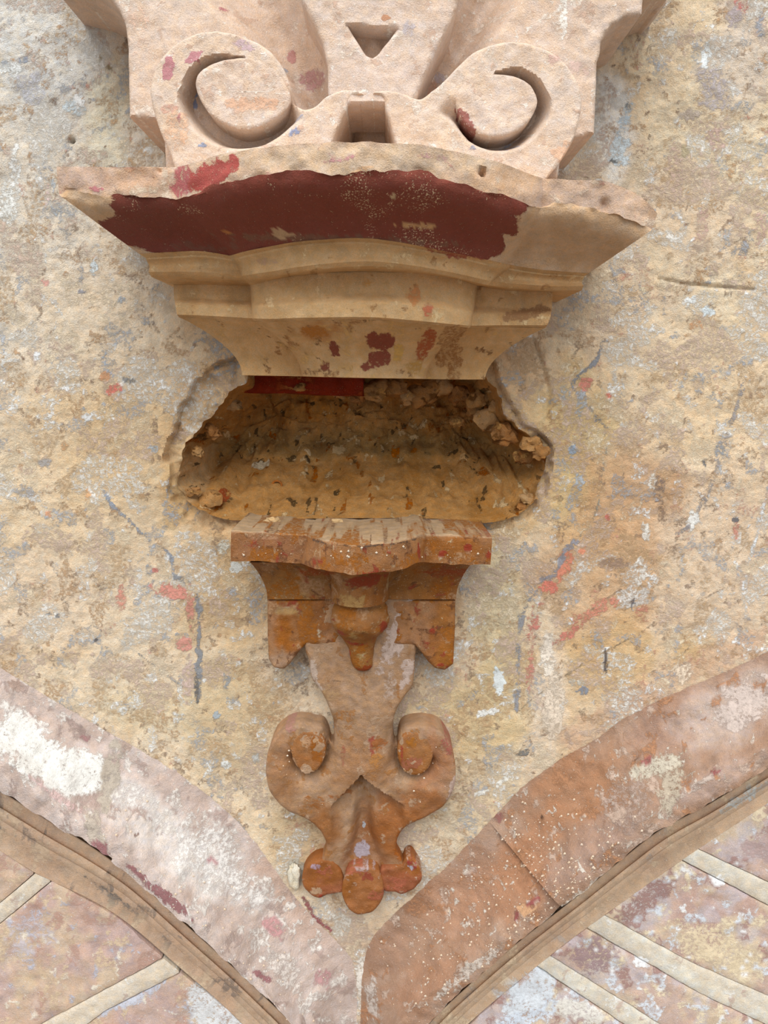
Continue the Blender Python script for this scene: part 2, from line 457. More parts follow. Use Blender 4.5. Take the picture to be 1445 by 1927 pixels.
wall_over = [
    N(90, 0.50, (228, 226, 220), 0.47, 0.25), N(70, 0.52, (198, 162, 112), 0.45, 0.25), N(60, 0.55, (204, 178, 158), 0.47, 0.2), N(40, 0.60, (172, 178, 188), 0.46, 0.2), N(30, 0.64, (188, 146, 96), 0.46, 0.2),
    N(60, 0.6, (232, 214, 180), 0.46, 0.2), N(24, 0.72, (150, 122, 96), 0.46), N(26, 0.72, (238, 240, 240), 0.47), N(40, 0.72, (206, 140, 112), 0.40),
    # painted outline left of the bracket
    L([(190, 650), (205, 700), (232, 718), (250, 722)], 4, BLUE, 0.55), L([(250, 722), (222, 745), (205, 775), (192, 815), (184, 860), (186, 900)], 3.5, (180, 184, 190), 0.5),
    L([(196, 925), (208, 945), (240, 975), (268, 1005), (282, 1020), (300, 1030), (318, 1045), (326, 1080), (330, 1090)], 4.5, (140, 152, 172), 0.6),
    L([(330, 1088), (352, 1098), (366, 1115), (373, 1145), (374, 1200), (373, 1250), (374, 1310)], 7, (132, 138, 148), 0.62),
    L([(372, 1130), (375, 1200), (374, 1250)], 3, INK, 0.5), L([(368, 1260), (372, 1320)], 4, (96, 98, 102), 0.62),
    L([(150, 1165), (215, 1198), (262, 1232), (300, 1262), (358, 1302)], 2.2, (150, 150, 150), 0.5),
    B(215, 732, 22, 18, (216, 96, 70), 0.62, -35, 1.6), B(198, 708, 14, 12, (196, 138, 84), 0.7), B(240, 715, 14, 9, (120, 124, 128), 0.62),
    B(320, 1112, 42, 15, (212, 126, 104), 0.66, 12), B(357, 1140, 10, 40, (206, 130, 108), 0.6), B(344, 1212, 20, 16, (212, 136, 116), 0.6),
    B(228, 1128, 12, 30, (214, 136, 108), 0.52), B(292, 1075, 9, 6, (206, 110, 92), 0.7), B(355, 1280, 14, 50, (206, 178, 168), 0.52),
    B(90, 966, 9, 7, (216, 150, 100), 0.6), B(122, 840, 9, 12, (222, 172, 112), 0.55), B(165, 932, 10, 16, (226, 170, 104), 0.5),
    B(82, 872, 16, 12, (176, 172, 172), 0.6), B(50, 925, 22, 14, (176, 176, 180), 0.6), B(165, 785, 13, 10, (224, 228, 232), 0.62),
    B(126, 730, 11, 5, (236, 238, 240), 0.7), B(70, 672, 10, 12, (230, 234, 238), 0.62), B(290, 845, 12, 8, (164, 176, 186), 0.62),
    B(148, 190, 14, 18, (238, 240, 240), 0.7), B(140, 205, 26, 26, (200, 214, 222), 0.55),
    B(205, 128, 6, 8, (150, 130, 90), 0.7, -30), B(188, 108, 4, 8, (160, 140, 104), 0.7, -20), B(90, 365, 9, 30, (222, 196, 190), 0.55),
    B(83, 530, 11, 8, (222, 150, 134), 0.62, 30), B(153, 549, 9, 5, (140, 140, 150), 0.7), B(230, 565, 10, 9, (176, 186, 198), 0.6),
    B(100, 345, 6, 16, (180, 188, 196), 0.6), B(20, 130, 26, 20, (232, 236, 236), 0.58), B(28, 310, 12, 60, (236, 238, 236), 0.56),
    B(55, 170, 50, 40, (196, 196, 206), 0.5), B(48, 115, 14, 10, (150, 160, 182), 0.55), B(10, 390, 30, 50, (234, 236, 232), 0.55),
    B(175, 505, 10, 14, (206, 220, 228), 0.62), B(105, 400, 7, 9, (170, 182, 194), 0.6), B(440, 1068, 16, 12, (214, 218, 214), 0.72),
    B(420, 1030, 14, 18, (206, 204, 190), 0.6), B(425, 1280, 12, 26, (150, 156, 164), 0.5), B(408, 1345, 8, 9, (158, 172, 184), 0.62),
    B(425, 1440, 9, 13, (228, 232, 230), 0.7, -30), B(480, 1425, 12, 12, (184, 186, 184), 0.62), B(90, 1155, 6, 5, (110, 116, 124), 0.7),
    B(108, 1160, 8, 6, (116, 120, 126), 0.65), B(180, 1205, 5, 4, (90, 90, 96), 0.8), B(230, 1340, 14, 10, (206, 204, 198), 0.55),
    # painted outline right of the bracket
    L([(1135, 640), (1120, 680), (1095, 700), (1076, 722), (1080, 735), (1100, 755), (1122, 785), (1142, 805)], 5, (128, 136, 150), 0.64),
    L([(1138, 800), (1140, 850), (1132, 900), (1126, 945), (1112, 985), (1090, 1010)], 2.6, (150, 146, 132), 0.52),
    L([(1082, 1018), (1062, 1040), (1050, 1070), (1040, 1085), (1022, 1090), (1012, 1110)], 7, (140, 142, 156), 0.58),
    L([(1014, 1112), (1000, 1125), (985, 1150), (979, 1190), (976, 1240), (973, 1290), (972, 1335)], 7, (140, 144, 156), 0.6),
    L([(972, 1342), (990, 1325), (1035, 1290), (1100, 1250), (1170, 1210), (1222, 1180)], 2.4, (150, 130, 100), 0.56),
    L([(1110, 1150), (1160, 1115), (1230, 1075), (1290, 1040)], 2.2, (150, 122, 92), 0.54), L([(1292, 1140), (1345, 1115), (1400, 1090)], 2.2, (166, 140, 116), 0.5),
    B(1102, 722, 14, 16, (206, 116, 92), 0.64), B(1145, 745, 8, 5, (216, 104, 70), 0.72), B(1004, 1170, 20, 60, (204, 106, 84), 0.58, 14, 1.8), B(1000, 1250, 18, 70, (198, 118, 98), 0.54, 4, 1.8),
    B(1062, 1060, 16, 40, (214, 120, 78), 0.62, 15), B(1035, 1105, 22, 14, (212, 104, 72), 0.66), B(1120, 1150, 60, 14, (212, 128, 94), 0.58, -28), B(1075, 1190, 42, 12, (206, 112, 88), 0.58, -35),
    B(1142, 974, 6, 6, (204, 84, 60), 0.75), B(1097, 1037, 10, 8, (224, 132, 82), 0.66), B(1210, 1150, 18, 22, (204, 128, 96), 0.5),
    B(1078, 848, 9, 14, (150, 172, 200), 0.72), B(1090, 905, 12, 26, (170, 182, 196), 0.56), B(1092, 755, 16, 34, (166, 174, 186), 0.54), B(1060, 740, 14, 20, (180, 186, 192), 0.5),
    B(940, 1285, 13, 22, (226, 236, 240), 0.8), B(935, 1262, 8, 12, (214, 226, 232), 0.7), B(920, 1341, 26, 7, (238, 240, 238), 0.78, -8), B(906, 1345, 10, 8, (238, 240, 238), 0.78),
    B(945, 1470, 18, 6, (236, 236, 228), 0.72, -42), B(905, 1495, 16, 6, (238, 238, 232), 0.76, -10), B(985, 1418, 16, 8, (110, 112, 112), 0.62, -10),
    B(1140, 1250, 5, 28, (78, 76, 84), 0.7), B(1100, 1300, 14, 12, (128, 140, 160), 0.62), B(1085, 1285, 22, 8, (200, 196, 184), 0.55),
    B(1240, 910, 20, 36, (130, 112, 104), 0.52, 0, 1.8), B(1245, 960, 14, 40, (140, 112, 88), 0.52, 0, 1.8), B(1228, 905, 10, 20, (226, 220, 208), 0.6), B(1215, 1000, 12, 20, (226, 222, 212), 0.6),
    B(1185, 1120, 34, 26, (216, 212, 206), 0.58), B(1190, 1135, 8, 14, (96, 100, 112), 0.6), B(1150, 1060, 36, 16, (162, 134, 112), 0.55), B(1205, 1075, 20, 30, (228, 224, 216), 0.54),
    L([(1400, 720), (1380, 790), (1355, 860), (1330, 930), (1300, 985), (1275, 1005)], 6, (150, 146, 150), 0.5), L([(1440, 935), (1425, 1000), (1408, 1060), (1398, 1110)], 5, (222, 226, 230), 0.6),
    B(1355, 845, 12, 20, (140, 146, 156), 0.55), B(1325, 870, 6, 10, (104, 108, 114), 0.65), B(1305, 978, 16, 24, (234, 234, 230), 0.64, 25), B(1385, 1000, 8, 22, (206, 132, 106), 0.58), B(1383, 978, 8, 6, (100, 102, 110), 0.65),
    B(1285, 1270, 30, 28, (232, 212, 184), 0.6), B(1030, 1230, 18, 40, (236, 224, 206), 0.7), B(1040, 1330, 26, 80, (228, 210, 186), 0.6), B(1330, 615, 26, 14, (206, 140, 112), 0.45),
    
    B(1395, 10, 26, 30, (204, 104, 92), 0.5, 0, 1.8), B(1385, 25, 20, 30, (180, 166, 170), 0.55), B(1330, 100, 14, 30, (228, 236, 240), 0.6), B(1430, 50, 16, 30, (156, 160, 172), 0.5),
    B(1345, 165, 40, 50, (188, 178, 182), 0.52), B(1180, 200, 10, 8, (120, 124, 126), 0.62), B(1175, 235, 20, 60, (186, 208, 226), 0.55, 12, 1.8), B(1155, 302, 10, 6, (90, 96, 102), 0.7), B(1165, 280, 24, 40, (206, 222, 232), 0.6),
    B(1275, 320, 24, 60, (206, 176, 158), 0.5), B(1300, 215, 26, 16, (188, 172, 158), 0.56), B(1290, 285, 14, 20, (182, 168, 130), 0.54), B(1350, 260, 30, 46, (200, 168, 156), 0.5), B(1320, 420, 16, 70, (206, 166, 150), 0.48, 12),
    B(1300, 565, 12, 12, (226, 232, 234), 0.62), B(1330, 585, 16, 12, (218, 232, 240), 0.68), B(1400, 465, 14, 24, (158, 162, 172), 0.52), B(1365, 455, 10, 26, (176, 180, 186), 0.5), B(1430, 430, 20, 50, (210, 170, 156), 0.48),
    B(1210, 545, 8, 8, (230, 214, 176), 0.66), B(1310, 610, 20, 14, (206, 150, 90), 0.5),
    B(560, 1640, 20, 30, (188, 184, 170), 0.6), B(680, 1850, 12, 70, (226, 220, 210), 0.66), B(640, 1745, 30, 30, (206, 200, 188), 0.55),
    L([(570, 1690), (600, 1735), (622, 1750)], 5, (140, 52, 60), 0.66),
]

xs = np.r_[np.linspace(-2.4, -1.15, 16)[:-1], np.linspace(-1.15, -0.73, 36)[:-1], np.arange(-0.73, 0.7301, 0.0027), np.linspace(0.74, 1.15, 36), np.linspace(1.15, 2.4, 16)[1:]]
zs = CZ + np.r_[np.linspace(-2.99, -1.5, 20)[:-1], np.linspace(-1.5, -1.2, 22)[:-1], np.arange(-1.2, 0.5801, 0.0027), np.linspace(0.59, 1.0, 32), np.linspace(1.0, 2.2, 14)[1:]]
GX, GZ = np.meshgrid(xs, zs)
nr, nc = GX.shape
X = GX.ravel(); Z = GZ.ravel()
U, Vv = wall_px(X, Z)
def wall_relief(u, v):
    return (fbm(u, v, 150, 3, 3) - 0.5) * 0.007 + (fbm(u, v, 34, 11, 4) - 0.5) * 0.0035 + (fbm(u, v, 9, 23, 2) - 0.5) * 0.0012
RIB_L0 = [(-280, 1095), (-120, 1185), (0, 1255), (150, 1345), (300, 1430), (400, 1500), (480, 1580), (545, 1672), (600, 1735), (645, 1780), (664, 1806), (672, 1850), (674, 1927), (675, 2060), (675, 2180)]
RIB_R0 = [(1720, 1065), (1560, 1155), (1445, 1222), (1364, 1262), (1255, 1308), (1175, 1347), (1125, 1384), (1050, 1430), (985, 1478), (918, 1545), (852, 1615), (790, 1672), (735, 1722), (698, 1766), (685, 1800), (679, 1850), (677, 1927), (676, 2060), (676, 2180)]
rel = wall_relief(U, Vv)
# the wall is set back where the arch ribs are built onto it
bed = np.zeros(len(U)); lowr = Vv > 1050
for e, tail in ((RIB_L0, [(-280, 2180)]), (RIB_R0, [(1720, 2180)])):
    pe = catmull(e, 120); k = inside(U[lowr], Vv[lowr], np.r_[pe, np.array(tail, float)])
    bed[lowr] = np.maximum(bed[lowr], np.where(k, sstep(2, 22, line_dist(U[lowr], Vv[lowr], pe)), 0))
rel = rel - 0.02 * bed
near = (np.abs(U - 680) < 480) & (np.abs(Vv - 850) < 260)
lipd = np.zeros_like(U)
LP = catmull(LIP, 200, True)
LPn = LP + (np.c_[fbm(LP[:, 0], LP[:, 1], 22, 301, 3), fbm(LP[:, 0], LP[:, 1], 22, 411, 3)] - 0.5) * 14
un, vn = U[near], Vv[near]
sdl = np.where(inside(un, vn, LPn), 1, -1) * line_dist(un, vn, LPn, True)
lipd[near] = sstep(-1.5, 2.5, sdl)
rel = rel - lipd * (0.015 + (fbm(U, Vv, 20, 55, 3) - 0.5) * 0.012)
# crack beside the bracket on the right-hand plaster
crack = np.minimum(line_dist(U, Vv, [(1240, 525), (1290, 535), (1345, 540), (1420, 545)]), line_dist(U, Vv, [(1005, 640), (1022, 690), (1035, 745), (1030, 790)]))
rel = rel - 0.004 * sstep(5, 1, crack)
# a nail hole and a deeper pit in the plaster
for hu, hv, hr, hd in ((135, 265, 4.5, 0.022), (770, 1600, 8, 0.014)):
    rel = rel - hd * np.exp(-((U - hu) ** 2 + ((Vv - hv) * 1.2) ** 2) / hr ** 2)
ins = np.zeros(len(U), bool)
ins[near] = inside(un, vn, HP)
Y = -rel
# snap grid corners just inside the opening onto its broken edge
sdh = np.full(len(U), 1e9); sdh[near] = line_dist(un, vn, HP, True)
insg = ins.reshape(nr, nc)
quad_in = insg[:-1, :-1] & insg[:-1, 1:] & insg[1:, 1:] & insg[1:, :-1]
part = (insg[:-1, :-1] | insg[:-1, 1:] | insg[1:, 1:] | insg[1:, :-1]) & ~quad_in
snap = np.zeros((nr, nc), bool)
for a in (slice(0, -1), slice(1, None)):
    for b_ in (slice(0, -1), slice(1, None)):
        snap[a, b_] |= part
snap = (snap & insg).ravel()
for i in np.where(snap)[0]:
    j = np.argmin((HP[:, 0] - U[i]) ** 2 + (HP[:, 1] - Vv[i]) ** 2)
    q = W(HP[j, 0], HP[j, 1], 0.0)
    X[i] = q[0]; Z[i] = q[2]
FA = np.array(grid_faces(nr, nc))[~quad_in.ravel()]
wc = pigment(U, Vv, CREAM, wall_tints, wall_over, lambda u, v: 0.10 + 0.18 * fbm(u, v, 120, 77, 2), 9)
wall = build('wall_back', np.c_[X, Y, Z], FA, M_wall, None, wc, sharp=60, recalc=False)
mark(wall, 'weathered cream and ochre plaster wall with flaking painted outlines', None, None, 'structure')

# ---- the broken niche in the wall
NR = 84
AX = [(470, 845), (890, 850)]
n = len(HP)
tt = np.clip((HP[:, 0] - 470) / 420, 0, 1)
AXP = np.c_[470 + 420 * (0.06 + 0.88 * tt), np.full(n, 846.0)]
rows = []
HPx, HPz = W(HP[:, 0], HP[:, 1], 0)[:, 0], W(HP[:, 0], HP[:, 1], 0)[:, 2]
AW = W(AXP[:, 0], AXP[:, 1], 0)
for i in range(NR):
    t = (i / (NR - 1)) ** 1.25
    x = HPx * (1 - t) + AW[:, 0] * t
    z = HPz * (1 - t) + AW[:, 2] * t
    u, v = wall_px(x, z)
    low = sstep(880, 960, HP[:, 1]) * (1 - sstep(0.75, 1.0, np.array(t)))
    dep = (0.19 - 0.03 * low) * np.minimum(1, t / (0.42 + 0.25 * low)) ** (0.62 + 0.25 * low)
    amt = min(1, t * 5)
    dep = dep + amt * ((fbm(u, v, 60, 201, 4) - 0.5) * 0.03 + (fbm(u, v, 18, 211, 3) - 0.5) * 0.012 * (1 - 0.5 * low)) * (1 - 0.5 * low)
    if i == 0: dep = dep * 0 + 0.007 * (low < 0.5)
    jz = amt * (fbm(u, v + i * 3, 24, 221, 3) - 0.5) * 0.012
    rows.append(np.c_[x, np.maximum(dep, -0.004), z + jz, u, v])
niche_paint = lambda u, v: pigment(u, v, (205, 166, 108),
    [N(70, 0.45, (186, 144, 84), 0.6, 0.25), B(640, 850, 330, 34, (176, 150, 100), 0.7),
     B(560, 770, 60, 40, (206, 158, 88), 0.5), B(830, 780, 90, 50, (202, 162, 104), 0.6), B(350, 900, 26, 70, (226, 196, 146), 0.8), B(980, 850, 40, 60, (206, 170, 110), 0.7)],
    [N(14, 0.76, (88, 72, 46), 0.6), N(18, 0.76, (232, 208, 160), 0.6), N(24, 0.78, (178, 112, 50), 0.55), B(625, 865, 14, 11, (232, 208, 158), 0.85), B(560, 868, 9, 7, (236, 214, 170), 0.8), B(465, 895, 18, 9, (234, 222, 190), 0.75),
     B(745, 868, 12, 12, (206, 134, 56), 0.75), B(785, 868, 9, 8, (206, 134, 56), 0.7), B(890, 885, 9, 9, (230, 196, 140), 0.75), B(405, 945, 16, 14, (166, 96, 62), 0.75),
     B(560, 882, 6, 5, (60, 52, 40), 0.8), B(625, 942, 4, 4, (70, 60, 40), 0.8)], 0.35, 19)
niche = loft('niche', rows, M_niche, wall, niche_paint, sharp=75, wrap=True)
niche['label'] = 'broken hollow of rough ochre mortar'

# brick and rubble bedded in the top of the niche
def slab_box(name, c, s, rot, mat, parent, base, over=(), seed=0):
    bm = bmesh.new()
    bmesh.ops.create_cube(bm, size=1.0)
    bmesh.ops.subdivide_edges(bm, edges=bm.edges[:], cuts=6, use_grid_fill=True)
    V = np.array([q.co[:] for q in bm.verts]); F = [tuple(q.index for q in f.verts) for f in bm.faces]; bm.free()
    V = np.sign(V) * np.minimum(np.abs(V), 0.5)
    r = np.linalg.norm(np.abs(V) - 0.5, axis=1)
    V = V * np.array(s)
    V += ((fbm(V[:, 0] * 900, V[:, 2] * 900 + V[:, 1] * 500, 14, seed, 3) - 0.5) * 0.006)[:, None] * np.sign(V)
    a = math.radians(rot)
    V = np.c_[V[:, 0] * math.cos(a) - V[:, 2] * math.sin(a), V[:, 1], V[:, 0] * math.sin(a) + V[:, 2] * math.cos(a)] + np.array(c)
    u, v = V[:, 0] * 1160, V[:, 2] * 1160 + V[:, 1] * 600
    return build(name, V, F, mat, parent, pigment(u, v, base, [], over, 0.1, seed), sharp=35)
q = W(575, 714, -0.10)
bk = slab_box('brick', q, (0.20, 0.08, 0.05), -1.5, M_niche, wall, (150, 80, 56), [N(30, 0.6, (170, 100, 64), 0.6), N(20, 0.7, (196, 150, 96), 0.6)], 5)
bk['label'] = 'dark red brick bedded in the niche'
rnd = random.Random(4)
for k, (u, v, s, pr) in enumerate([(705, 735, 24, -.075), (745, 728, 19, -.07), (770, 748, 15, -.07), (672, 748, 13, -.08), (640, 738, 15, -.075), (800, 742, 22, -.075), (835, 728, 17, -.07), (868, 740, 20, -.065),
                                   (905, 752, 17, -.05), (890, 770, 16, -.06), (920, 790, 20, -.045), (948, 815, 18, -.03), (565, 728, 9, -.03), (512, 732, 10, -.04), (935, 765, 13, -.03), (985, 860, 15, -.035),
                                   (1000, 835, 14, -.004), (1018, 852, 12, 0.0), (995, 938, 13, -.01), (978, 955, 9, -.01), (395, 940, 14, -.02), (362, 925, 10, -.01), (440, 765, 12, -.03), (400, 812, 13, -.03), (372, 850, 12, -.02), (860, 795, 12, -.075)]):
    c = W(u, v, pr - 0.03 if v < 800 else pr)
    lump('stone', c, s * 1.15 / FPX, M_niche, wall, [(200, 164, 112), (188, 150, 100), (206, 174, 126), (180, 140, 92)][k % 4], 60 + k, 3, (1.15, 0.8, 0.8 + 0.1 * (k % 3)), 0.95, over=[N(16, 0.66, (120, 88, 50), 0.6), N(20, 0.66, (216, 178, 116), 0.6)])

# small clay ring set in the mortar
def torus(name, c, R, r, mat, parent, base, tilt=0.0):
    V = []; F = []
    for i in range(28):
        a = 2 * math.pi * i / 28
        for j in range(10):
            b = 2 * math.pi * j / 10
            V.append((c[0] + (R + r * math.cos(b)) * math.cos(a), c[1] + r * math.sin(b), c[2] + (R + r * math.cos(b)) * math.sin(a) * 0.95))
    for i in range(28):
        for j in range(10):
            F.append((i * 10 + j, i * 10 + (j + 1) % 10, ((i + 1) % 28) * 10 + (j + 1) % 10, ((i + 1) % 28) * 10 + j))
    V = np.array(V)
    return build(name, V, F, mat, parent, pigment(V[:, 0] * 1160, V[:, 2] * 1160, base))
tr = torus('ring', W(521, 913, -0.098), 0.0082, 0.0018, M_niche, wall, (196, 140, 84))
tr['label'] = 'small clay ring set in the mortar'

# ---- painted voussoirs and their pale joint bands below the arch mouldings
def vpaint(seed, tints, over, base):
    return lambda u, v: pigment(u, v, base, tints, over, 0.22, seed)
MAUVE, MILK = (196, 162, 146), (214, 198, 180)
left_t = [N(110, 0.42, (200, 172, 142), 0.7, 0.25), N(60, 0.5, (186, 160, 156), 0.6, 0.2), N(40, 0.58, (206, 184, 148), 0.55, 0.15)]
left_o = [N(26, 0.64, (204, 178, 142), 0.54), N(34, 0.64, (182, 140, 122), 0.54), N(20, 0.7, (176, 178, 194), 0.52), N(16, 0.77, (222, 210, 190), 0.55)]
right_t = [N(110, 0.42, (186, 150, 138), 0.7, 0.25), N(70, 0.45, (214, 194, 160), 0.7, 0.2), N(40, 0.55, (196, 186, 192), 0.6, 0.15)]
right_o = [N(28, 0.62, (160, 120, 112), 0.54), N(34, 0.62, (220, 202, 166), 0.54), N(24, 0.66, (206, 214, 224), 0.55), N(14, 0.78, (232, 234, 236), 0.6)]
vl = [
    [(-260, 1440), (0, 1602), (64, 1644), (0, 1699), (-260, 1866)],
    [(98, 1659), (214, 1722), (306, 1803), (149, 1888), (83, 1924), (-120, 2038), (-260, 2110), (-260, 1908), (0, 1740)],
    [(340, 1832), (430, 1903), (520, 1998), (600, 2110), (600, 2200), (-240, 2200), (-60, 2063), (166, 1928), (194, 1907)]]
sl = [
    [(66, 1645), (96, 1658), (0, 1738), (-260, 1906), (-260, 1868), (0, 1701)],
    [(308, 1805), (338, 1831), (194, 1905), (166, 1926), (-60, 2061), (-260, 2180), (-260, 2112), (-120, 2040), (83, 1926), (149, 1890)]]
vr = [
    [(1313, 1597), (1445, 1512), (1700, 1340), (1700, 1788), (1445, 1659)],
    [(1139, 1722), (1279, 1619), (1445, 1705), (1700, 1838), (1700, 1998), (1445, 1874), (1300, 1810)],
    [(1037, 1799), (1102, 1748), (1315, 1870), (1445, 1932), (1700, 2044), (1700, 2190), (1402, 2020), (1260, 1938)],
    [(1008, 1819), (1230, 1967), (1380, 2052), (1560, 2190), (760, 2190), (760, 2080), (830, 1985), (900, 1915)]]
sr = [
    [(1281, 1617), (1311, 1598), (1445, 1661), (1700, 1790), (1700, 1836), (1445, 1703)],
    [(1104, 1746), (1137, 1723), (1300, 1812), (1445, 1876), (1700, 2000), (1700, 2042), (1445, 1930), (1315, 1868)],
    [(1010, 1817), (1035, 1800), (1260, 1940), (1400, 2022), (1690, 2195), (1570, 2195), (1380, 2050), (1230, 1965)]]
extraL = [B(420, 1920, 90, 50, (214, 218, 222), 0.66, 35), B(250, 1880, 80, 14, (180, 186, 202), 0.6, -28), B(60, 1760, 60, 60, (188, 178, 184), 0.5)]
extraR = [B(1000, 1870, 80, 40, (212, 222, 232), 0.7, -35), B(1085, 1905, 70, 22, (222, 218, 208), 0.66, 20), B(1120, 1800, 60, 40, (150, 120, 124), 0.58), B(1220, 1690, 90, 26, (152, 112, 104), 0.62, -35), B(1000, 1905, 90, 40, (206, 220, 236), 0.6, -30),
          B(1340, 1780, 120, 50, (216, 196, 158), 0.6, 25), B(1290, 1640, 10, 5, (238, 240, 240), 0.9), B(1350, 1657, 15, 11, (238, 240, 242), 0.95), B(1205, 1810, 16, 10, (238, 240, 242), 0.9), B(1430, 1600, 60, 30, (178, 150, 146), 0.6)]
for k, (pl, t, o_, b_, mm) in enumerate([(p, left_t, left_o + extraL, MAUVE, 0) for p in vl] + [(p, right_t, right_o + extraR, (196, 168, 152), 1) for p in vr]):
    relief('voussoir', pl, 0.0075 + 0.0005 * (k % 2), -0.006, M_vous, wall, vpaint(300 + 17 * k, t, o_, b_), 7.0, None, (), 2, False, 0.002, 30 + k)
for k, pl in enumerate(sl + sr):
    jb = relief('joint_band', pl, 0.0082, -0.006, M_vous, wall, vpaint(400 + 13 * k, [N(60, 0.5, (206, 190, 166), 0.5)], [N(22, 0.72, (222, 220, 214), 0.5), N(26, 0.74, (186, 160, 144), 0.5)] + (extraR[6:9] if k > 1 else []), (212, 198, 176) if k < 2 else (214, 208, 192)), 6.0, None, (), 2, False, 0.0015, 50 + k)
    jb['label'] = 'pale painted joint between voussoirs'

# ================================================================== ARCH MOULDINGS
def nearest_s(Lr, pt):
    return int(np.argmin((Lr[:, 0] - pt[0]) ** 2 + (Lr[:, 1] - pt[1]) ** 2))

def rib(label, L0, L1, L2, L4, joints, offs, base, tints, over, fillet_base, fillet_over, droplets, seed, mat):
    NL = 330
    A0, A1, A2, A4 = [catmull(x, NL) for x in (L0, L1, L2, L4)]
    root = empty('arch_rib', tuple(W(680, 1900, 0.0)), label, 'rib')
    pr, pa = 0.088, 0.094
    def section(off):
        rows = []
        for t in np.linspace(0, 1, 26):          # broad hollow face
            uv = A0 * (1 - t) + A1 * t
            p = pr * (0.42 * t + 0.58 * t * t) + off * sstep(0.05, 0.25, np.array(t)) + (wall_relief(A0[:, 0], A0[:, 1]) - 0.0008) * (1 - t) ** 2
            rows.append(np.c_[uv, p])
        for t in np.linspace(0.12, 1, 8):         # rounded edge band
            uv = A1 * (1 - t) + A2 * t
            p = pr + (pa - pr) * math.sin(t * math.pi / 2) + off
            rows.append(np.c_[uv, np.full(NL, p)])
        R = np.array(rows)
        n1 = (fbm(R[..., 0], R[..., 1], 60, seed, 4) - 0.5) * 0.010 + (fbm(R[..., 0], R[..., 1], 16, seed + 3, 3) - 0.5) * 0.003
        fade = np.r_[np.linspace(0.0, 1, 6), np.ones(len(rows) - 6)][:, None]
        R[..., 2] += n1 * fade
        edge = (fbm(A2[:, 0], A2[:, 1], 30, seed + 5, 3) - 0.5) * 9
        R[-1, :, 1] += edge; R[-2, :, 1] += edge * 0.8
        return R
    bounds = [0] + [nearest_s(A0, j) for j in joints] + [NL - 1]
    drops = []
    rg = random.Random(seed)
    for k in range(len(bounds) - 1):
        R = section(offs[k])
        i0, i1 = max(0, bounds[k] - 3), bounds[k + 1]
        S = R[:, i0:i1 + 1].copy()
        if k > 0:                                 # ragged joint edge
            jag = (fbm(S[:, 0, 1], S[:, 0, 0], 24, seed + 60 + k, 3) - 0.5)[:, None] * 26 * np.linspace(1, 0, 12)[None, :]
            S[:, :12, 0] += jag
        m = S.shape[1]
        Wd = W(S[..., 0], S[..., 1], S[..., 2])
        full = np.zeros((S.shape[0] + 2, m + 2, 5))
        full[:-2, 1:-1, :3] = Wd; full[:-2, 1:-1, 3:] = S[..., :2]
        for q, pp in ((-2, 0.02), (-1, 0.0)):    # underside back to the wall
            full[q, 1:-1] = full[-3, 1:-1]; full[q, 1:-1, 1] = -pp + 0.004
            full[q, 1:-1, 2] += 0.006
        full[:, 0] = full[:, 1]; full[:, -1] = full[:, -2]
        full[:, 0, 1] = 0.004; full[:, -1, 1] = 0.004
        loft('moulding_block', full, mat, root, lambda u, v: pigment(u, v, base, tints, over, 0.2, seed), 50)
        for d in range(6000):
            a = rg.randrange(3, S.shape[0] - 2); b = rg.randrange(m)
            u, v, p = S[a, b]
            w = max([rg.random() < pr_ * math.exp(-(((u - cu) / ru) ** 2 + ((v - cv) / rv) ** 2)) for cu, cv, ru, rv, pr_ in droplets])
            if w: drops.append((W(u + rg.uniform(-3, 3), v + rg.uniform(-3, 3), p), rg.choice([0.0008, 0.001, 0.0012, 0.0015, 0.0024])))
    # fillet and hollow under the moulding
    rows = []
    for t, p in ((0, 0.04), (0.02, 0.017), (0.26, 0.013), (0.28, 0.021), (0.36, 0.023), (0.46, 0.021), (0.48, 0.013), (0.62, 0.012), (0.64, 0.0092), (0.99, 0.0085), (1.0, 0.002)):
        uv = A2 * (1 - t) + A4 * t
        rows.append(np.c_[uv, np.full(NL, p) + (fbm(uv[:, 0], uv[:, 1], 40, seed + 80, 3) - 0.5) * 0.003])
    fl = loft('lower_fillet', rows, M_vous, root, lambda u, v: pigment(u, v, fillet_base, [N(80, 0.5, (186, 150, 120), 0.5)], fillet_over, 0.1, seed + 7), 35)
    if drops:
        V = []; F = []
        for c, r in drops:
            b = len(V)
            for dx, dy, dz in ((1, 0, 0), (-1, 0, 0), (0, 0, 1), (0, 0, -1), (0, -1, 0), (0.7, -.5, .7), (-.7, -.5, .7), (.7, -.5, -.7), (-.7, -.5, -.7)):
                V.append((c[0] + dx * r, c[1] + dy * r * 0.8, c[2] + dz * r))
            for f in ((0, 5, 4), (5, 2, 4), (2, 6, 4), (6, 1, 4), (1, 8, 4), (8, 3, 4), (3, 7, 4), (7, 0, 4)):
                F.append(tuple(b + i for i in f))
        V = np.array(V)
        d = build('plaster_droplets', V, F, M_stone, root, pigment(V[:, 0] * 1160, V[:, 2] * 1160, (226, 206, 184)))
        d['kind'] = 'stuff'
    return root

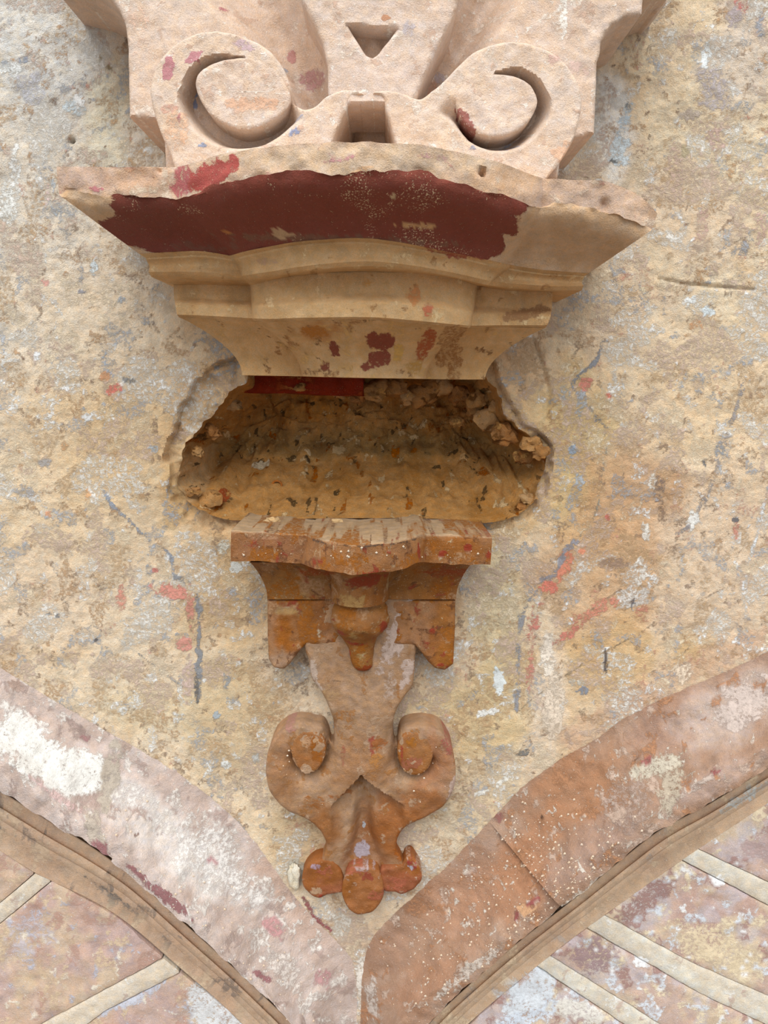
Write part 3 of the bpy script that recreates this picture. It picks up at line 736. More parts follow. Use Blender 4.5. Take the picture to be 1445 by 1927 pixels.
SOFTRED = (160, 52, 62)
rib('pale whitewashed plaster arch moulding with crimson streaks on its lower edge',
    RIB_L0,
    [(-280, 1240), (-120, 1335), (0, 1420), (115, 1506), (200, 1566), (300, 1650), (400, 1745), (480, 1838), (548, 1927), (610, 2030), (650, 2180)],
    [(-280, 1330), (-120, 1415), (0, 1488), (85, 1540), (170, 1592), (250, 1650), (335, 1727), (430, 1812), (500, 1878), (560, 1940), (620, 2040), (660, 2180)],
    [(-280, 1440), (-100, 1540), (0, 1602), (66, 1643), (214, 1719), (346, 1828), (430, 1902), (520, 1995), (590, 2090), (630, 2180)],
    [(330, 1449)], [-0.004, 0.002], (208, 182, 168),
    [N(120, 0.45, (208, 180, 164), 0.6, 0.25), N(60, 0.52, (186, 150, 128), 0.6, 0.2), B(330, 1590, 180, 50, (226, 212, 202), 0.85, 42), B(560, 1680, 60, 110, (196, 150, 118), 0.8, -35),
     B(60, 1300, 130, 40, (204, 176, 160), 0.7, 30), B(500, 1800, 60, 90, (196, 166, 148), 0.6, -35)],
    [B(60, 1410, 130, 46, (236, 234, 226), 0.85, 35), B(150, 1460, 60, 50, (234, 232, 224), 0.85, 30), B(205, 1460, 26, 70, (190, 172, 146), 0.75, 8), B(178, 1560, 22, 50, (196, 176, 150), 0.7, -20), B(30, 1290, 20, 12, (170, 130, 104), 0.75, 15),
     B(140, 1365, 26, 10, (168, 134, 120), 0.7, 40), B(160, 1390, 12, 9, (156, 86, 84), 0.7), B(235, 1405, 18, 13, (178, 142, 118), 0.65), B(40, 1345, 70, 14, (228, 218, 208), 0.6, 30),
     B(190, 1600, 14, 30, SOFTRED, 0.72, -30), B(315, 1690, 62, 12, (140, 36, 44), 0.8, 38), B(255, 1640, 30, 8, (150, 44, 50), 0.7, 40), B(490, 1835, 26, 8, (150, 44, 54), 0.74, 28), B(400, 1622, 20, 8, (190, 106, 108), 0.66, 35), B(520, 1745, 40, 22, (196, 104, 104), 0.58, 40), B(610, 1840, 26, 22, (190, 110, 110), 0.56, 45),
     B(257, 1571, 5, 4, (140, 84, 54), 0.95), N(24, 0.66, (224, 212, 200), 0.56), N(30, 0.68, (178, 142, 126), 0.54), N(12, 0.76, (236, 228, 218), 0.55), B(110, 1500, 90, 10, (214, 166, 158), 0.6, 37), B(400, 1620, 150, 60, (230, 222, 214), 0.56, 42), B(250, 1500, 60, 40, (226, 216, 208), 0.5, 40), B(540, 1830, 30, 60, (222, 206, 192), 0.55, -30)],
    (198, 166, 134), [N(30, 0.64, (196, 168, 136), 0.54), N(26, 0.7, (140, 122, 108), 0.54), L([(0, 1555), (90, 1605), (180, 1660), (280, 1740), (330, 1790)], 5, (112, 108, 104), 0.5), L([(210, 1705), (300, 1775), (380, 1850)], 9, (206, 180, 146), 0.6)],
    [(330, 1690, 160, 60, 0.05), (500, 1850, 120, 120, 0.07), (230, 1560, 60, 60, 0.06)], 1200, M_pale)

rib('terracotta brown plaster arch moulding patched with orange and dotted with white droplets',
    RIB_R0,
    [(1720, 1240), (1560, 1335), (1445, 1406), (1364, 1446), (1242, 1512), (1141, 1590), (1030, 1690), (974, 1735), (885, 1807), (810, 1868), (751, 1924), (712, 2000), (690, 2180)],
    [(1720, 1290), (1560, 1378), (1445, 1445), (1336, 1512), (1242, 1562), (1169, 1618), (1074, 1696), (974, 1774), (891, 1846), (807, 1927), (740, 2020), (700, 2180)],
    [(1720, 1340), (1560, 1440), (1445, 1512), (1297, 1610), (1102, 1748), (1030, 1803), (900, 1910), (830, 1980), (770, 2070), (720, 2180)],
    [(1150, 1366), (918, 1545)], [0.003, 0.006, -0.004], (178, 130, 100),
    [N(120, 0.45, (176, 126, 98), 0.6, 0.25), N(60, 0.5, (196, 156, 132), 0.6, 0.2), B(1080, 1500, 90, 70, (188, 118, 66), 0.8, -40), B(980, 1640, 60, 110, (190, 116, 64), 0.8, 30), B(860, 1700, 90, 80, (190, 126, 86), 0.7, -40), B(800, 1850, 90, 40, (184, 122, 84), 0.7, -35),
     B(1260, 1370, 80, 60, (182, 132, 108), 0.7, -30), B(1380, 1330, 110, 70, (214, 186, 172), 0.85, -28), B(1130, 1590, 120, 40, (186, 146, 128), 0.7, -38), B(1340, 1470, 110, 26, (204, 168, 152), 0.75, -30)],
    [B(1400, 1320, 80, 44, (222, 200, 190), 0.7, -25), B(1240, 1290, 18, 20, (214, 190, 156), 0.6), B(1190, 1280, 50, 14, (176, 116, 84), 0.5, -30), B(1240, 1440, 60, 20, (220, 208, 186), 0.66, -20), B(1218, 1430, 14, 9, (178, 76, 76), 0.75, -10), B(1260, 1490, 24, 60, (206, 188, 164), 0.6, 15),
     B(1345, 1452, 16, 5, SOFTRED, 0.7, -25), B(985, 1712, 22, 14, (222, 158, 106), 0.85, -20), B(1000, 1698, 22, 6, (168, 52, 62), 0.9, -25), B(972, 1722, 5, 16, (158, 44, 54), 0.9), B(935, 1535, 22, 14, (166, 84, 82), 0.6, -45), B(880, 1640, 26, 20, (200, 166, 150), 0.5),
     B(1020, 1538, 4, 4, (80, 44, 24), 0.95), B(1310, 1480, 70, 10, (220, 196, 182), 0.55, -30), N(24, 0.68, (210, 176, 156), 0.54), N(30, 0.68, (190, 118, 66), 0.56), N(11, 0.77, (234, 222, 208), 0.55), B(880, 1830, 90, 12, (222, 204, 190), 0.6, -38), B(1085, 1690, 90, 10, (222, 206, 190), 0.55, -38), B(1180, 1510, 60, 60, (196, 166, 152), 0.5), B(700, 1880, 14, 60, (222, 206, 196), 0.6)],
    (198, 166, 132), [N(30, 0.62, (212, 186, 150), 0.54), N(26, 0.68, (178, 160, 146), 0.54), B(960, 1870, 70, 14, (196, 202, 208), 0.6, -40), B(1400, 1500, 60, 12, (182, 186, 184), 0.56, -33)],
    [(960, 1620, 80, 110, 0.16), (850, 1760, 110, 110, 0.13), (1040, 1640, 120, 110, 0.06), (1170, 1640, 110, 60, 0.05), (1010, 1760, 160, 40, 0.06)], 1500, M_rib)

# ================================================================== CORNICE BRACKET
corn = empty('cornice_bracket', tuple(W(690, 640, 0.0)), 'wide bow-fronted plaster cornice with a dark red painted underside', 'cornice')

def bowed(wl, bow, wr, pw, pb, ex):
    a = catmull(wl, 44); b = catmull(bow, 140); c = catmull(wr, 44)
    t = np.linspace(0, 1, 140)
    pbow = pw + (pb - pw) * np.maximum(0, np.sin(math.pi * t)) ** ex
    R = np.concatenate([np.c_[a, np.full(44, pw)], np.c_[b, pbow][1:], np.c_[c, np.full(44, pw)][1:]])
    return R

def full_rows(rows):
    """add returns to the wall at both ends of every row"""
    out = []
    for R in rows:
        R = np.asarray(R)
        P = W(R[:, 0], R[:, 1], R[:, 2])
        Q = np.c_[P, R[:, :2]]
        a = np.repeat(Q[:1], 6, 0); b = np.repeat(Q[-1:], 6, 0)
        ya = np.linspace(0.012, P[0, 1], 7)[:-1]; yb = np.linspace(P[-1, 1], 0.012, 7)[1:]
        a[:, 1] = ya; b[:, 1] = yb
        a[:, 3] -= (ya - P[0, 1]) * 900; b[:, 3] += (yb - P[-1, 1]) * 900
        out.append(np.r_[a, Q, b])
    return np.array(out)

EA = bowed([(105, 310), (220, 312), (330, 311)], [(330, 311), (365, 304), (400, 291), (480, 276), (560, 268), (640, 264), (760, 268), (850, 280), (950, 306), (1000, 325), (1022, 333)], [(1022, 333), (1070, 336), (1140, 339), (1178, 352), (1205, 368), (1222, 384), (1238, 400)], 0.25, 0.345, 0.75)
EB = bowed([(110, 366), (200, 368), (270, 362), (330, 372)], [(330, 372), (365, 364), (400, 352), (500, 335), (600, 326), (700, 323), (800, 330), (870, 345), (950, 370), (1000, 384), (1020, 387)], [(1020, 387), (1060, 383), (1110, 388), (1180, 405), (1228, 432)], 0.247, 0.342, 0.75)
EC = bowed([(262, 478), (320, 474), (380, 473), (432, 481)], [(432, 481), (466, 472), (552, 456), (620, 450), (700, 449), (779, 461), (860, 477), (907, 487), (959, 498)], [(959, 498), (1015, 507), (1108, 514)], 0.165, 0.255, 0.65)
EC2 = bowed([(275, 486), (330, 482), (385, 481), (436, 488)], [(436, 488), (470, 479), (552, 462), (620, 456), (700, 456), (779, 467), (860, 483), (907, 494), (959, 505)], [(959, 505), (1015, 514), (1100, 519)], 0.158, 0.245, 0.65)
ED = bowed([(280, 512), (337, 511), (400, 513), (455, 519)], [(455, 519), (509, 511), (595, 498), (700, 492), (779, 500), (843, 511), (925, 529)], [(925, 529), (959, 533), (1036, 538), (1098, 538)], 0.160, 0.247, 0.6)
ED2 = bowed([(285, 521), (337, 520), (400, 522), (462, 527)], [(462, 527), (509, 520), (595, 507), (700, 501), (779, 508), (843, 519), (920, 537)], [(920, 537), (959, 541), (1036, 546), (1095, 546)], 0.152, 0.240, 0.6)
EE = bowed([(327, 536), (390, 536), (470, 538)], [(470, 538), (485, 534), (530, 523), (638, 512), (757, 513), (856, 524), (899, 538)], [(899, 538), (959, 547), (1040, 549)], 0.100, 0.186, 0.32)
EF = bowed([(328, 562), (390, 562), (472, 565)], [(472, 565), (490, 562), (560, 556), (690, 552), (800, 558), (870, 568), (894, 574)], [(894, 574), (959, 578), (1038, 579)], 0.102, 0.188, 0.32)
EG = bowed([(330, 574), (390, 575), (473, 579)], [(473, 579), (490, 578), (560, 574), (690, 571), (800, 577), (868, 587), (890, 592)], [(890, 592), (959, 594), (1036, 595)], 0.120, 0.207, 0.32)
EH = bowed([(333, 592), (389, 594), (474, 599)], [(474, 599), (500, 600), (573, 598), (700, 597), (779, 603), (860, 611), (886, 613)], [(886, 613), (930, 612), (1030, 612)], 0.120, 0.206, 0.32)
EH2 = bowed([(337, 597), (389, 599), (478, 604)], [(478, 604), (500, 605), (573, 603), (700, 602), (779, 608), (860, 615), (884, 617)], [(884, 617), (930, 616), (1026, 617)], 0.112, 0.198, 0.32)
EI = bowed([(455, 706), (510, 707), (568, 708)], [(568, 708), (600, 709), (690, 711), (760, 712), (802, 713)], [(802, 713), (860, 714), (913, 714)], 0.03, 0.10, 0.3)

def blend(A, Bq, ts, fu, fp):
    rows = []
    for t in ts:
        s = fp(t)
        rows.append(np.c_[A[:, 0] + (Bq[:, 0] - A[:, 0]) * fu(t), A[:, 1] + (Bq[:, 1] - A[:, 1]) * t, A[:, 2] + (Bq[:, 2] - A[:, 2]) * s])
    return rows
lin_t = lambda t: t
PALE = (214, 184, 158)
fas_paint = lambda u, v: pigment(u, v, PALE,
    [N(90, 0.45, (208, 174, 148), 0.5, 0.25), B(700, 300, 320, 30, (218, 194, 166), 0.7), B(1100, 370, 110, 40, (206, 178, 158), 0.7), B(160, 335, 50, 30, (208, 180, 164), 0.7), B(260, 335, 70, 22, (216, 176, 146), 0.6), B(960, 340, 80, 26, (222, 184, 148), 0.7)],
    [B(398, 325, 50, 30, (172, 62, 60), 0.95, -28), B(340, 335, 22, 34, (180, 92, 96), 0.7, 10), B(345, 345, 26, 18, (176, 84, 92), 0.62, -50), B(182, 356, 18, 8, (196, 122, 128), 0.66), B(640, 300, 38, 10, (196, 140, 142), 0.56, -10), B(820, 296, 40, 8, (206, 160, 156), 0.5, 8), B(250, 322, 30, 8, (222, 172, 136), 0.5),
     B(683, 318, 26, 6, (228, 184, 142), 0.7, -8),
     N(26, 0.72, (226, 206, 184), 0.5), N(24, 0.76, (196, 150, 132), 0.5), B(300, 355, 60, 8, (222, 204, 180), 0.5)], 0.35, 21)
# fascia: top surface, face, lip
top_back = EA.copy()
rows5 = []
faceA = full_rows([EA, EA * 0.5 + EB * 0.5, EB])
bk0 = full_rows([EA])[0].copy()
for f in (0.0, 0.35, 0.7, 0.97):
    r = bk0.copy(); r[:, 1] = 0.012 * (1 - f) + r[:, 1] * f
    rows5.append(r)
FB = full_rows(blend(EA, EB, np.linspace(0.05, 1, 9), lin_t, lin_t))
wob = (fbm(FB[..., 3], FB[..., 4], 30, 611, 3) - 0.5)
FB[..., 1] += wob * 0.006
for hu, hv, hr, hd in ((907, 324, 6, 0.022), (300, 318, 6, 0.010), (1140, 382, 8, 0.008)):     # chips in the face
    FB[..., 1] += hd * np.exp(-((FB[..., 3] - hu) ** 2 + (FB[..., 4] - hv) ** 2) / hr ** 2)
FB[-1, :, 2] += (fbm(FB[-1, :, 3], FB[-1, :, 4], 70, 617, 4) - 0.5) * 0.013
FB[-2, :, 2] += (fbm(FB[-1, :, 3], FB[-1, :, 4], 70, 617, 4) - 0.5) * 0.007
# broken corner on the right-hand end
loft('fascia', np.concatenate([np.array(rows5), FB]), M_corn, corn, fas_paint, 40)

RED_D = (124, 34, 26)
def ov_fleck(u, v):
    return 0.1 + 0.55 * sstep(0.5, 0.85, fbm(u, v, 40, 91, 3, 2.2, 1.0)) * sstep(180, 260, u) * sstep(990, 930, u)
ovolo_paint = lambda u, v: pigment(u, v, (216, 184, 150),
    [N(90, 0.45, (208, 174, 138), 0.6, 0.25)],
    [B(640, 385, 340, 100, RED_D, 1.0, 1, 0.25), B(850, 420, 108, 76, RED_D, 1.0, 8, 0.22), B(320, 405, 120, 48, (118, 36, 32), 0.95, 10, 0.4), B(290, 450, 110, 32, (122, 38, 36), 0.9, 8, 0.4), B(440, 430, 150, 60, (122, 36, 30), 1.0, 0, 0.3),
     B(640, 452, 260, 12, (120, 72, 56), 1.03, 2, 0.8), B(400, 462, 90, 12, (116, 60, 52), 1.0, 0, 0.8), B(530, 440, 22, 12, (196, 160, 122), 1.25, 10, 0.5), B(470, 430, 40, 18, (120, 62, 52), 0.6), B(790, 425, 46, 6, (206, 160, 110), 1.15, 4, 0.5), B(740, 369, 6, 5, (214, 190, 150), 1.3), B(427, 437, 9, 5, (190, 120, 62), 1.3, 35), B(550, 390, 34, 14, (186, 148, 116), 0.5, 25),
     N(16, 0.77, (206, 174, 136), 0.5)], ov_fleck, 23)
OV = full_rows(blend(EB, EC, np.linspace(0, 1, 26), lambda t: t, lambda t: t - 0.085 * math.sin(2 * math.pi * t) - 0.06 * math.sin(math.pi * t)))
OV[..., 1] += (fbm(OV[..., 3], OV[..., 4], 45, 621, 3) - 0.5) * 0.005
OV[0, :, 1:3] = FB[-1, :, 1:3]
loft('ovolo', OV, M_corn, corn, ovolo_paint, 40)['label'] = 'dark red painted curved underside'

GOLD = (222, 184, 134)
lay_paint = lambda u, v: pigment(u, v, GOLD,
    [N(100, 0.45, (214, 174, 124), 0.6, 0.25), N(50, 0.55, (200, 162, 112), 0.5, 0.2)],
    [B(860, 478, 70, 9, (168, 84, 66), 0.6, 8), B(780, 560, 16, 26, (216, 148, 92), 0.6), B(805, 585, 14, 14, (208, 116, 84), 0.62), B(990, 590, 50, 16, (160, 118, 80), 0.62, -12), B(690, 532, 20, 8, (216, 160, 92), 0.5), B(500, 490, 26, 8, (198, 160, 130), 0.5), N(24, 0.76, (236, 208, 160), 0.5), N(20, 0.79, (176, 128, 80), 0.5)], 0.15, 25)
F1 = full_rows(blend(EC, EC2, [0, 1], lin_t, lin_t) + blend(EC2, ED, np.linspace(0.1, 1, 10), lin_t, lambda t: t + 0.0) + blend(ED, ED2, [0.5, 1], lin_t, lin_t) + blend(ED2, EE, [0.3, 1.0], lin_t, lin_t))
for i in range(len(F1)):
    t = (i - 2) / 9.0
    if 0 <= t <= 1: F1[i, 6:-6, 1] += 0.010 * math.sin(math.pi * min(1, t * 1.0)) * (1 - 0.3 * t)
F1[..., 1] += (fbm(F1[..., 3], F1[..., 4], 40, 631, 3) - 0.5) * 0.003
loft('bead', F1, M_corn, corn, lay_paint, 35)
F2 = full_rows(blend(EE, EF, np.linspace(0, 1, 7), lin_t, lin_t) + blend(EF, EG, np.linspace(0.2, 1, 5), lin_t, lambda t: sstep(0, 1, np.array(t))) + blend(EG, EH, np.linspace(0.2, 1, 5), lin_t, lin_t) + blend(EH, EH2, [0.5, 1], lin_t, lin_t))
F2[..., 1] += (fbm(F2[..., 3], F2[..., 4], 40, 641, 3) - 0.5) * 0.003
loft('frieze', F2, M_corn, corn, lay_paint, 35)
cav_paint = lambda u, v: pigment(u, v, GOLD,
    [N(70, 0.45, (210, 168, 114), 0.6, 0.25), B(600, 625, 40, 20, (196, 130, 62), 0.6)],
    [B(629, 658, 11, 16, (128, 44, 34), 0.95, -15), B(716, 642, 26, 20, (132, 46, 36), 0.95, 0), B(712, 675, 24, 18, (136, 52, 42), 0.85, 15), B(690, 690, 14, 8, (136, 52, 42), 0.7), B(612, 690, 9, 12, (128, 50, 40), 0.72), B(750, 665, 10, 26, (220, 176, 96), 0.7), B(800, 650, 16, 40, (170, 78, 36), 0.6, 25), B(590, 625, 30, 14, (190, 122, 46), 0.6), N(50, 0.55, (160, 108, 58), 0.5, 0.2), N(20, 0.72, (130, 88, 50), 0.5), B(780, 690, 20, 20, (196, 150, 76), 0.55), N(26, 0.68, (224, 182, 116), 0.5)], 0.2, 27)
F3r = blend(EH2, EI, np.linspace(0, 1, 22), lambda t: math.sin(t * math.pi / 2) ** 0.9, lambda t: math.sin(t * math.pi / 2) ** 0.9)
F3 = full_rows(F3r)
F3[..., 1] += (fbm(F3[..., 3], F3[..., 4], 40, 651, 3) - 0.5) * 0.003
cap = F3[-1].copy(); cap[:, 1] = 0.012
F3 = np.concatenate([F3, cap[None]])
loft('cavetto', F3, M_corn, corn, cav_paint, 35)

# ================================================================== SCROLL PLINTH ABOVE THE CORNICE
plin = empty('scroll_plinth', tuple(W(700, 335, 0.0)), 'pale pinkish plaster plinth carved with two facing scroll volutes', 'plinth')
PINK = (222, 194, 172)
sc_t = [N(140, 0.45, (216, 184, 158), 0.6, 0.25), N(60, 0.52, (224, 200, 182), 0.5, 0.2)]
PLUM, SKY = (190, 112, 124), (138, 152, 184)
sc_o = [N(34, 0.72, (232, 216, 200), 0.52), N(30, 0.74, (208, 168, 142), 0.52), N(13, 0.78, (242, 234, 224), 0.5),
        B(318, 130, 13, 24, PLUM, 0.85, 10), B(365, 108, 20, 10, PLUM, 0.72, -30), B(458, 84, 26, 10, (204, 172, 180), 0.6, 20), B(360, 178, 9, 16, (120, 142, 186), 0.85), B(364, 195, 6, 8, (120, 142, 186), 0.8), B(555, 250, 14, 8, (134, 150, 190), 0.72, -30), B(550, 225, 22, 9, (170, 172, 190), 0.6, -20),
        B(535, 55, 14, 16, (186, 120, 116), 0.66), B(580, 110, 34, 24, (190, 134, 134), 0.6, 40), B(525, 92, 8, 7, (160, 170, 188), 0.66), B(480, 195, 60, 16, (222, 170, 134), 0.6), B(330, 240, 26, 40, (226, 176, 138), 0.6), B(315, 205, 22, 12, (206, 150, 126), 0.55), B(337, 220, 6, 14, (170, 90, 96), 0.66),
        B(382, 273, 10, 5, (140, 154, 184), 0.7), B(415, 5, 10, 8, (178, 90, 98), 0.6), B(1045, 110, 16, 14, (220, 176, 160), 0.6), B(878, 225, 9, 30, (150, 62, 52), 0.8, -35), B(965, 270, 30, 8, (160, 166, 186), 0.62, -20), B(890, 278, 8, 6, (160, 160, 176), 0.6),
        B(838, 110, 20, 16, (196, 184, 192), 0.6), B(820, 130, 12, 40, (216, 160, 130), 0.55, 30), B(770, 60, 14, 30, (204, 192, 196), 0.52), B(725, 33, 10, 6, (196, 128, 80), 0.85), B(1060, 20, 10, 70, (244, 238, 228), 0.6), B(1060, 290, 26, 24, (230, 178, 140), 0.66, -40), B(1110, 262, 10, 12, (204, 150, 140), 0.66),
        B(1090, 125, 30, 16, (216, 180, 166), 0.55), B(258, 32, 26, 28, (228, 184, 156), 0.5), B(265, 95, 26, 40, (226, 184, 158), 0.4), L([(232, 62), (280, 62)], 2.0, (240, 222, 200), 0.7), L([(400, 175), (470, 172), (545, 178)], 2.0, (240, 228, 214), 0.6), L([(862, 193), (935, 194), (1005, 198)], 2.0, (240, 228, 214), 0.55)]
spaint = lambda base, seed: (lambda u, v: pigment(u, v, base, sc_t, sc_o, 0.3, seed))

def body_h(u, v):
    # hollow troughs either side of the raised centre
    cl = 500 + (v - 0) * 0.55; cr = 905 - (v - 0) * 0.55
    wl = np.clip(120 - 0.25 * v, 40, 160); wr = np.clip(85 - 0.2 * v, 30, 120)
    tl = np.clip(1 - np.abs(u - cl) / wl, 0, 1); tr_ = np.clip(1 - np.abs(u - cr) / wr, 0, 1)
    fold = 0.006 * np.cos((u - 1060) / 26.0) * np.exp(-((u - 1060) / 70) ** 2)
    return -0.075 * sstep(0, 1, tl) - 0.07 * sstep(0, 1, tr_) - 0.006 + fold - 0.075 * sstep(622, 650, u) * sstep(760, 732, u) * sstep(176, 186, v)
body_out = [(240, 216), (238, 150), (237, 84), (232, 42), (222, 16), (205, -6), (180, -28), (140, -50), (60, -70), (40, -300), (1330, -300), (1300, -60), (1216, -30), (1212, 20), (1180, 27), (1154, 43), (1135, 70), (1133, 95), (1127, 111), (1126, 150), (1122, 246), (1084, 258), (1060, 262), (1050, 335), (310, 335), (304, 228), (292, 222)]
relief('body', body_out, 0.165, -0.01, M_scroll, plin, spaint(PINK, 61), 5.0, body_h, (), 6, False, 0.0012, 71)

shield_out = [(545, -300), (552, -60), (566, 0), (590, 44), (608, 84), (616, 120), (617, 178), (640, 205), (660, 196), (722, 196), (760, 205), (783, 184), (800, 140), (826, 85), (850, 40), (864, 0), (876, -60), (890, -300)]
tri = [(653, 46), (748, 53), (712, 100), (700, 108), (688, 102)]
trap = [(661, 180), (720, 180), (724, 204), (657, 204)]
relief('centre_panel', shield_out, 0.205, 0.10, M_scroll, plin, spaint((220, 194, 176), 63), 5.0, None, [tri], 6, False, 0.0012, 73)
bt = relief('triangular_recess', [(640, 36), (760, 40), (720, 112), (680, 112)], 0.170, 0.14, M_scroll, plin, lambda u, v: pigment(u, v, (220, 188, 162), [N(40, 0.5, (212, 174, 142), 0.6)], [N(18, 0.7, (222, 184, 140), 0.6)], 0.2, 66), 5, None, (), 2, False, 0.003, 75)

def vol_h(eye, outer, u0, depth):
    E = catmull(eye, 160, True); O = catmull(outer, 120)
    poly = np.concatenate([O, catmull(eye, 60, False)[::-1]])
    def f(u, v):
        k = inside(u, v, O) | inside(u, v, E)
        do = line_dist(u, v, O)
        low = sstep(150, 235, v)
        ec = E.mean(0)
        ang = np.degrees(np.arctan2(-(v - ec[1]), (u - ec[0]) * u0))    # 0 = towards the flush side, 180 = the open side
        ang = np.where(ang < -90, ang + 360, ang)                       # -90 bottom, 90 top, 180 open side, 270 bottom again
        live = sstep(86, 100, ang) + sstep(10, -40, ang)
        return np.where(k, -depth * sstep(0, 5 + 26 * low, do) * np.clip(live, 0, 1), 0.0)
    return f
eyeL = [(437, 110), (402, 118), (374, 138), (368, 160), (378, 190), (400, 219), (430, 237), (460, 243), (500, 233), (532, 211), (546, 188), (540, 160), (520, 130), (485, 112), (455, 108)]
outL = [(437, 104), (410, 101), (380, 109), (356, 130), (343, 155), (334, 180), (340, 215), (365, 250), (405, 276), (450, 284), (500, 276), (540, 250), (566, 222), (560, 195), (545, 150), (500, 110)]
volL = [(700, 176), (662, 181), (652, 206), (642, 226), (626, 264), (616, 300), (610, 340), (350, 340), (318, 285), (297, 235), (284, 188), (284, 152), (299, 116), (330, 82), (365, 64), (402, 57), (450, 66), (498, 88), (528, 120), (544, 155), (551, 190), (570, 205), (592, 200), (616, 180), (650, 168)]
eyeR = [(860, 172), (858, 195), (869, 224), (894, 247), (925, 257), (960, 252), (990, 233), (1007, 207), (1011, 186), (1000, 162), (976, 146), (943, 139), (905, 140), (878, 150)]
outR = [(940, 133), (974, 126), (1004, 139), (1025, 164), (1039, 192), (1036, 222), (1008, 260), (968, 284), (920, 286), (880, 268), (850, 236), (822, 212), (835, 185), (850, 160), (880, 142), (910, 134)]
volR = [(690, 176), (720, 181), (725, 206), (732, 226), (742, 264), (750, 300), (756, 345), (1015, 345), (1040, 322), (1064, 290), (1082, 255), (1092, 216), (1095, 190), (1088, 156), (1070, 126), (1040, 99), (1005, 84), (968, 78), (930, 83), (892, 98), (866, 120), (838, 150), (812, 172), (788, 186), (740, 170)]
for eye, outr, vol, sd_, fl_ in ((eyeL, outL, volL, 81, 1), (eyeR, outR, volR, 91, -1)):
    vo = relief('volute', vol, 0.207, 0.06, M_scroll, plin, spaint((224, 196, 172), sd_), 4.0, vol_h(eye, outr, fl_, 0.05), (), 4, True, 0.0012, sd_)
    relief('volute_eye', eye, 0.2073, 0.15, M_scroll, vo, spaint((226, 202, 184), sd_ + 4), 4.0, None, (), 3, True, 0.0012, sd_ + 3)
stub = relief('corner_stub', [(1216, -60), (1262, -60), (1256, 4), (1238, 20), (1216, 12)], 0.07, -0.01, M_scroll, plin, lambda u, v: pigment(u, v, PINK, [], [N(20, 0.7, (206, 168, 142), 0.6)], 0.1, 99), 4, None, (), 3, False, 0.001, 99)

# ================================================================== CONSOLE BRACKET BELOW THE NICHE
cons = empty('console_bracket', tuple(W(680, 1720, 0.0)), 'small terracotta console bracket with scrolled tail and hanging bud finial', 'bracket')
TERRA, ORANGE, CRIM, BEIGE = (178, 112, 74), (186, 106, 44), (172, 48, 46), (202, 160, 132)
c_t = [N(70, 0.45, (172, 98, 50), 0.75, 0.25), N(36, 0.55, (192, 132, 92), 0.5, 0.2)]
c_o = [N(30, 0.60, (206, 156, 122), 0.52), N(34, 0.56, (182, 100, 38), 0.56), N(22, 0.66, (120, 66, 40), 0.5), N(16, 0.76, (168, 60, 52), 0.54), N(12, 0.79, (226, 198, 164), 0.5)]
sa = bowed([(435, 998), (505, 1002), (578, 1007)], [(578, 1007), (592, 1013), (632, 1021), (674, 1025), (729, 1022), (768, 1016), (788, 1009), (802, 1006)], [(802, 1006), (860, 1008), (926, 1011)], 0.125, 0.195, 0.45)
sb = bowed([(434, 1056), (505, 1058), (566, 1060)], [(566, 1060), (594, 1070), (632, 1077), (679, 1080), (729, 1076), (756, 1070), (787, 1060), (800, 1059)], [(800, 1059), (860, 1063), (923, 1063)], 0.122, 0.192, 0.45)
R_ = []
b0 = full_rows([sa])[0]
for f in (0, 0.25, 0.5, 0.75, 0.9, 0.985):
    r = b0.copy(); r[:, 1] = 0.03 * (1 - f) + r[:, 1] * f; r[:, 4] -= 230 - 24 * f; R_.append(r)
body_rows = full_rows(blend(sa, sb, np.linspace(0.06, 1, 8), lin_t, lin_t))
und = []
for f in (0.96, 0.5, 0.0):
    r = body_rows[-1].copy(); r[:, 1] = 0.01 * (1 - f) + r[:, 1] * f; und.append(r)
SL = np.concatenate([np.array(R_), body_rows, np.array(und)])
SL[..., 1] += (fbm(SL[..., 3], SL[..., 4], 30, 711, 3) - 0.5) * 0.003
SL[..., 2] += (fbm(SL[..., 3] + 50, SL[..., 4], 30, 717, 3) - 0.5) * 0.003
slab_paint = lambda u, v: pigment(u, v, (186, 124, 86), c_t + [B(500, 1030, 70, 30, (176, 116, 86), 0.7), B(690, 1045, 80, 30, (190, 130, 92), 0.7), B(850, 1035, 70, 26, (186, 106, 48), 0.75), B(680, 790, 400, 60, (226, 192, 160), 0.95)],
    c_o + [B(832, 1043, 11, 7, CRIM, 0.9, -30), B(882, 1030, 10, 9, CRIM, 0.9), B(920, 1045, 5, 10, CRIM, 0.85), B(687, 1037, 5, 6, CRIM, 0.85), B(600, 1058, 14, 8, (172, 54, 48), 0.7), B(788, 1040, 4, 20, CRIM, 0.7), B(710, 1078, 40, 4, CRIM, 0.7), L([(590, 1015), (640, 1025), (700, 1027), (760, 1020), (795, 1012)], 2.2, (70, 60, 56), 0.6), B(680, 1003, 280, 6, (226, 190, 156), 0.5), B(500, 1012, 50, 4, (206, 150, 120), 0.6)], 0.22, 31)
loft('shelf_slab', SL, M_cons, cons, slab_paint, 38)

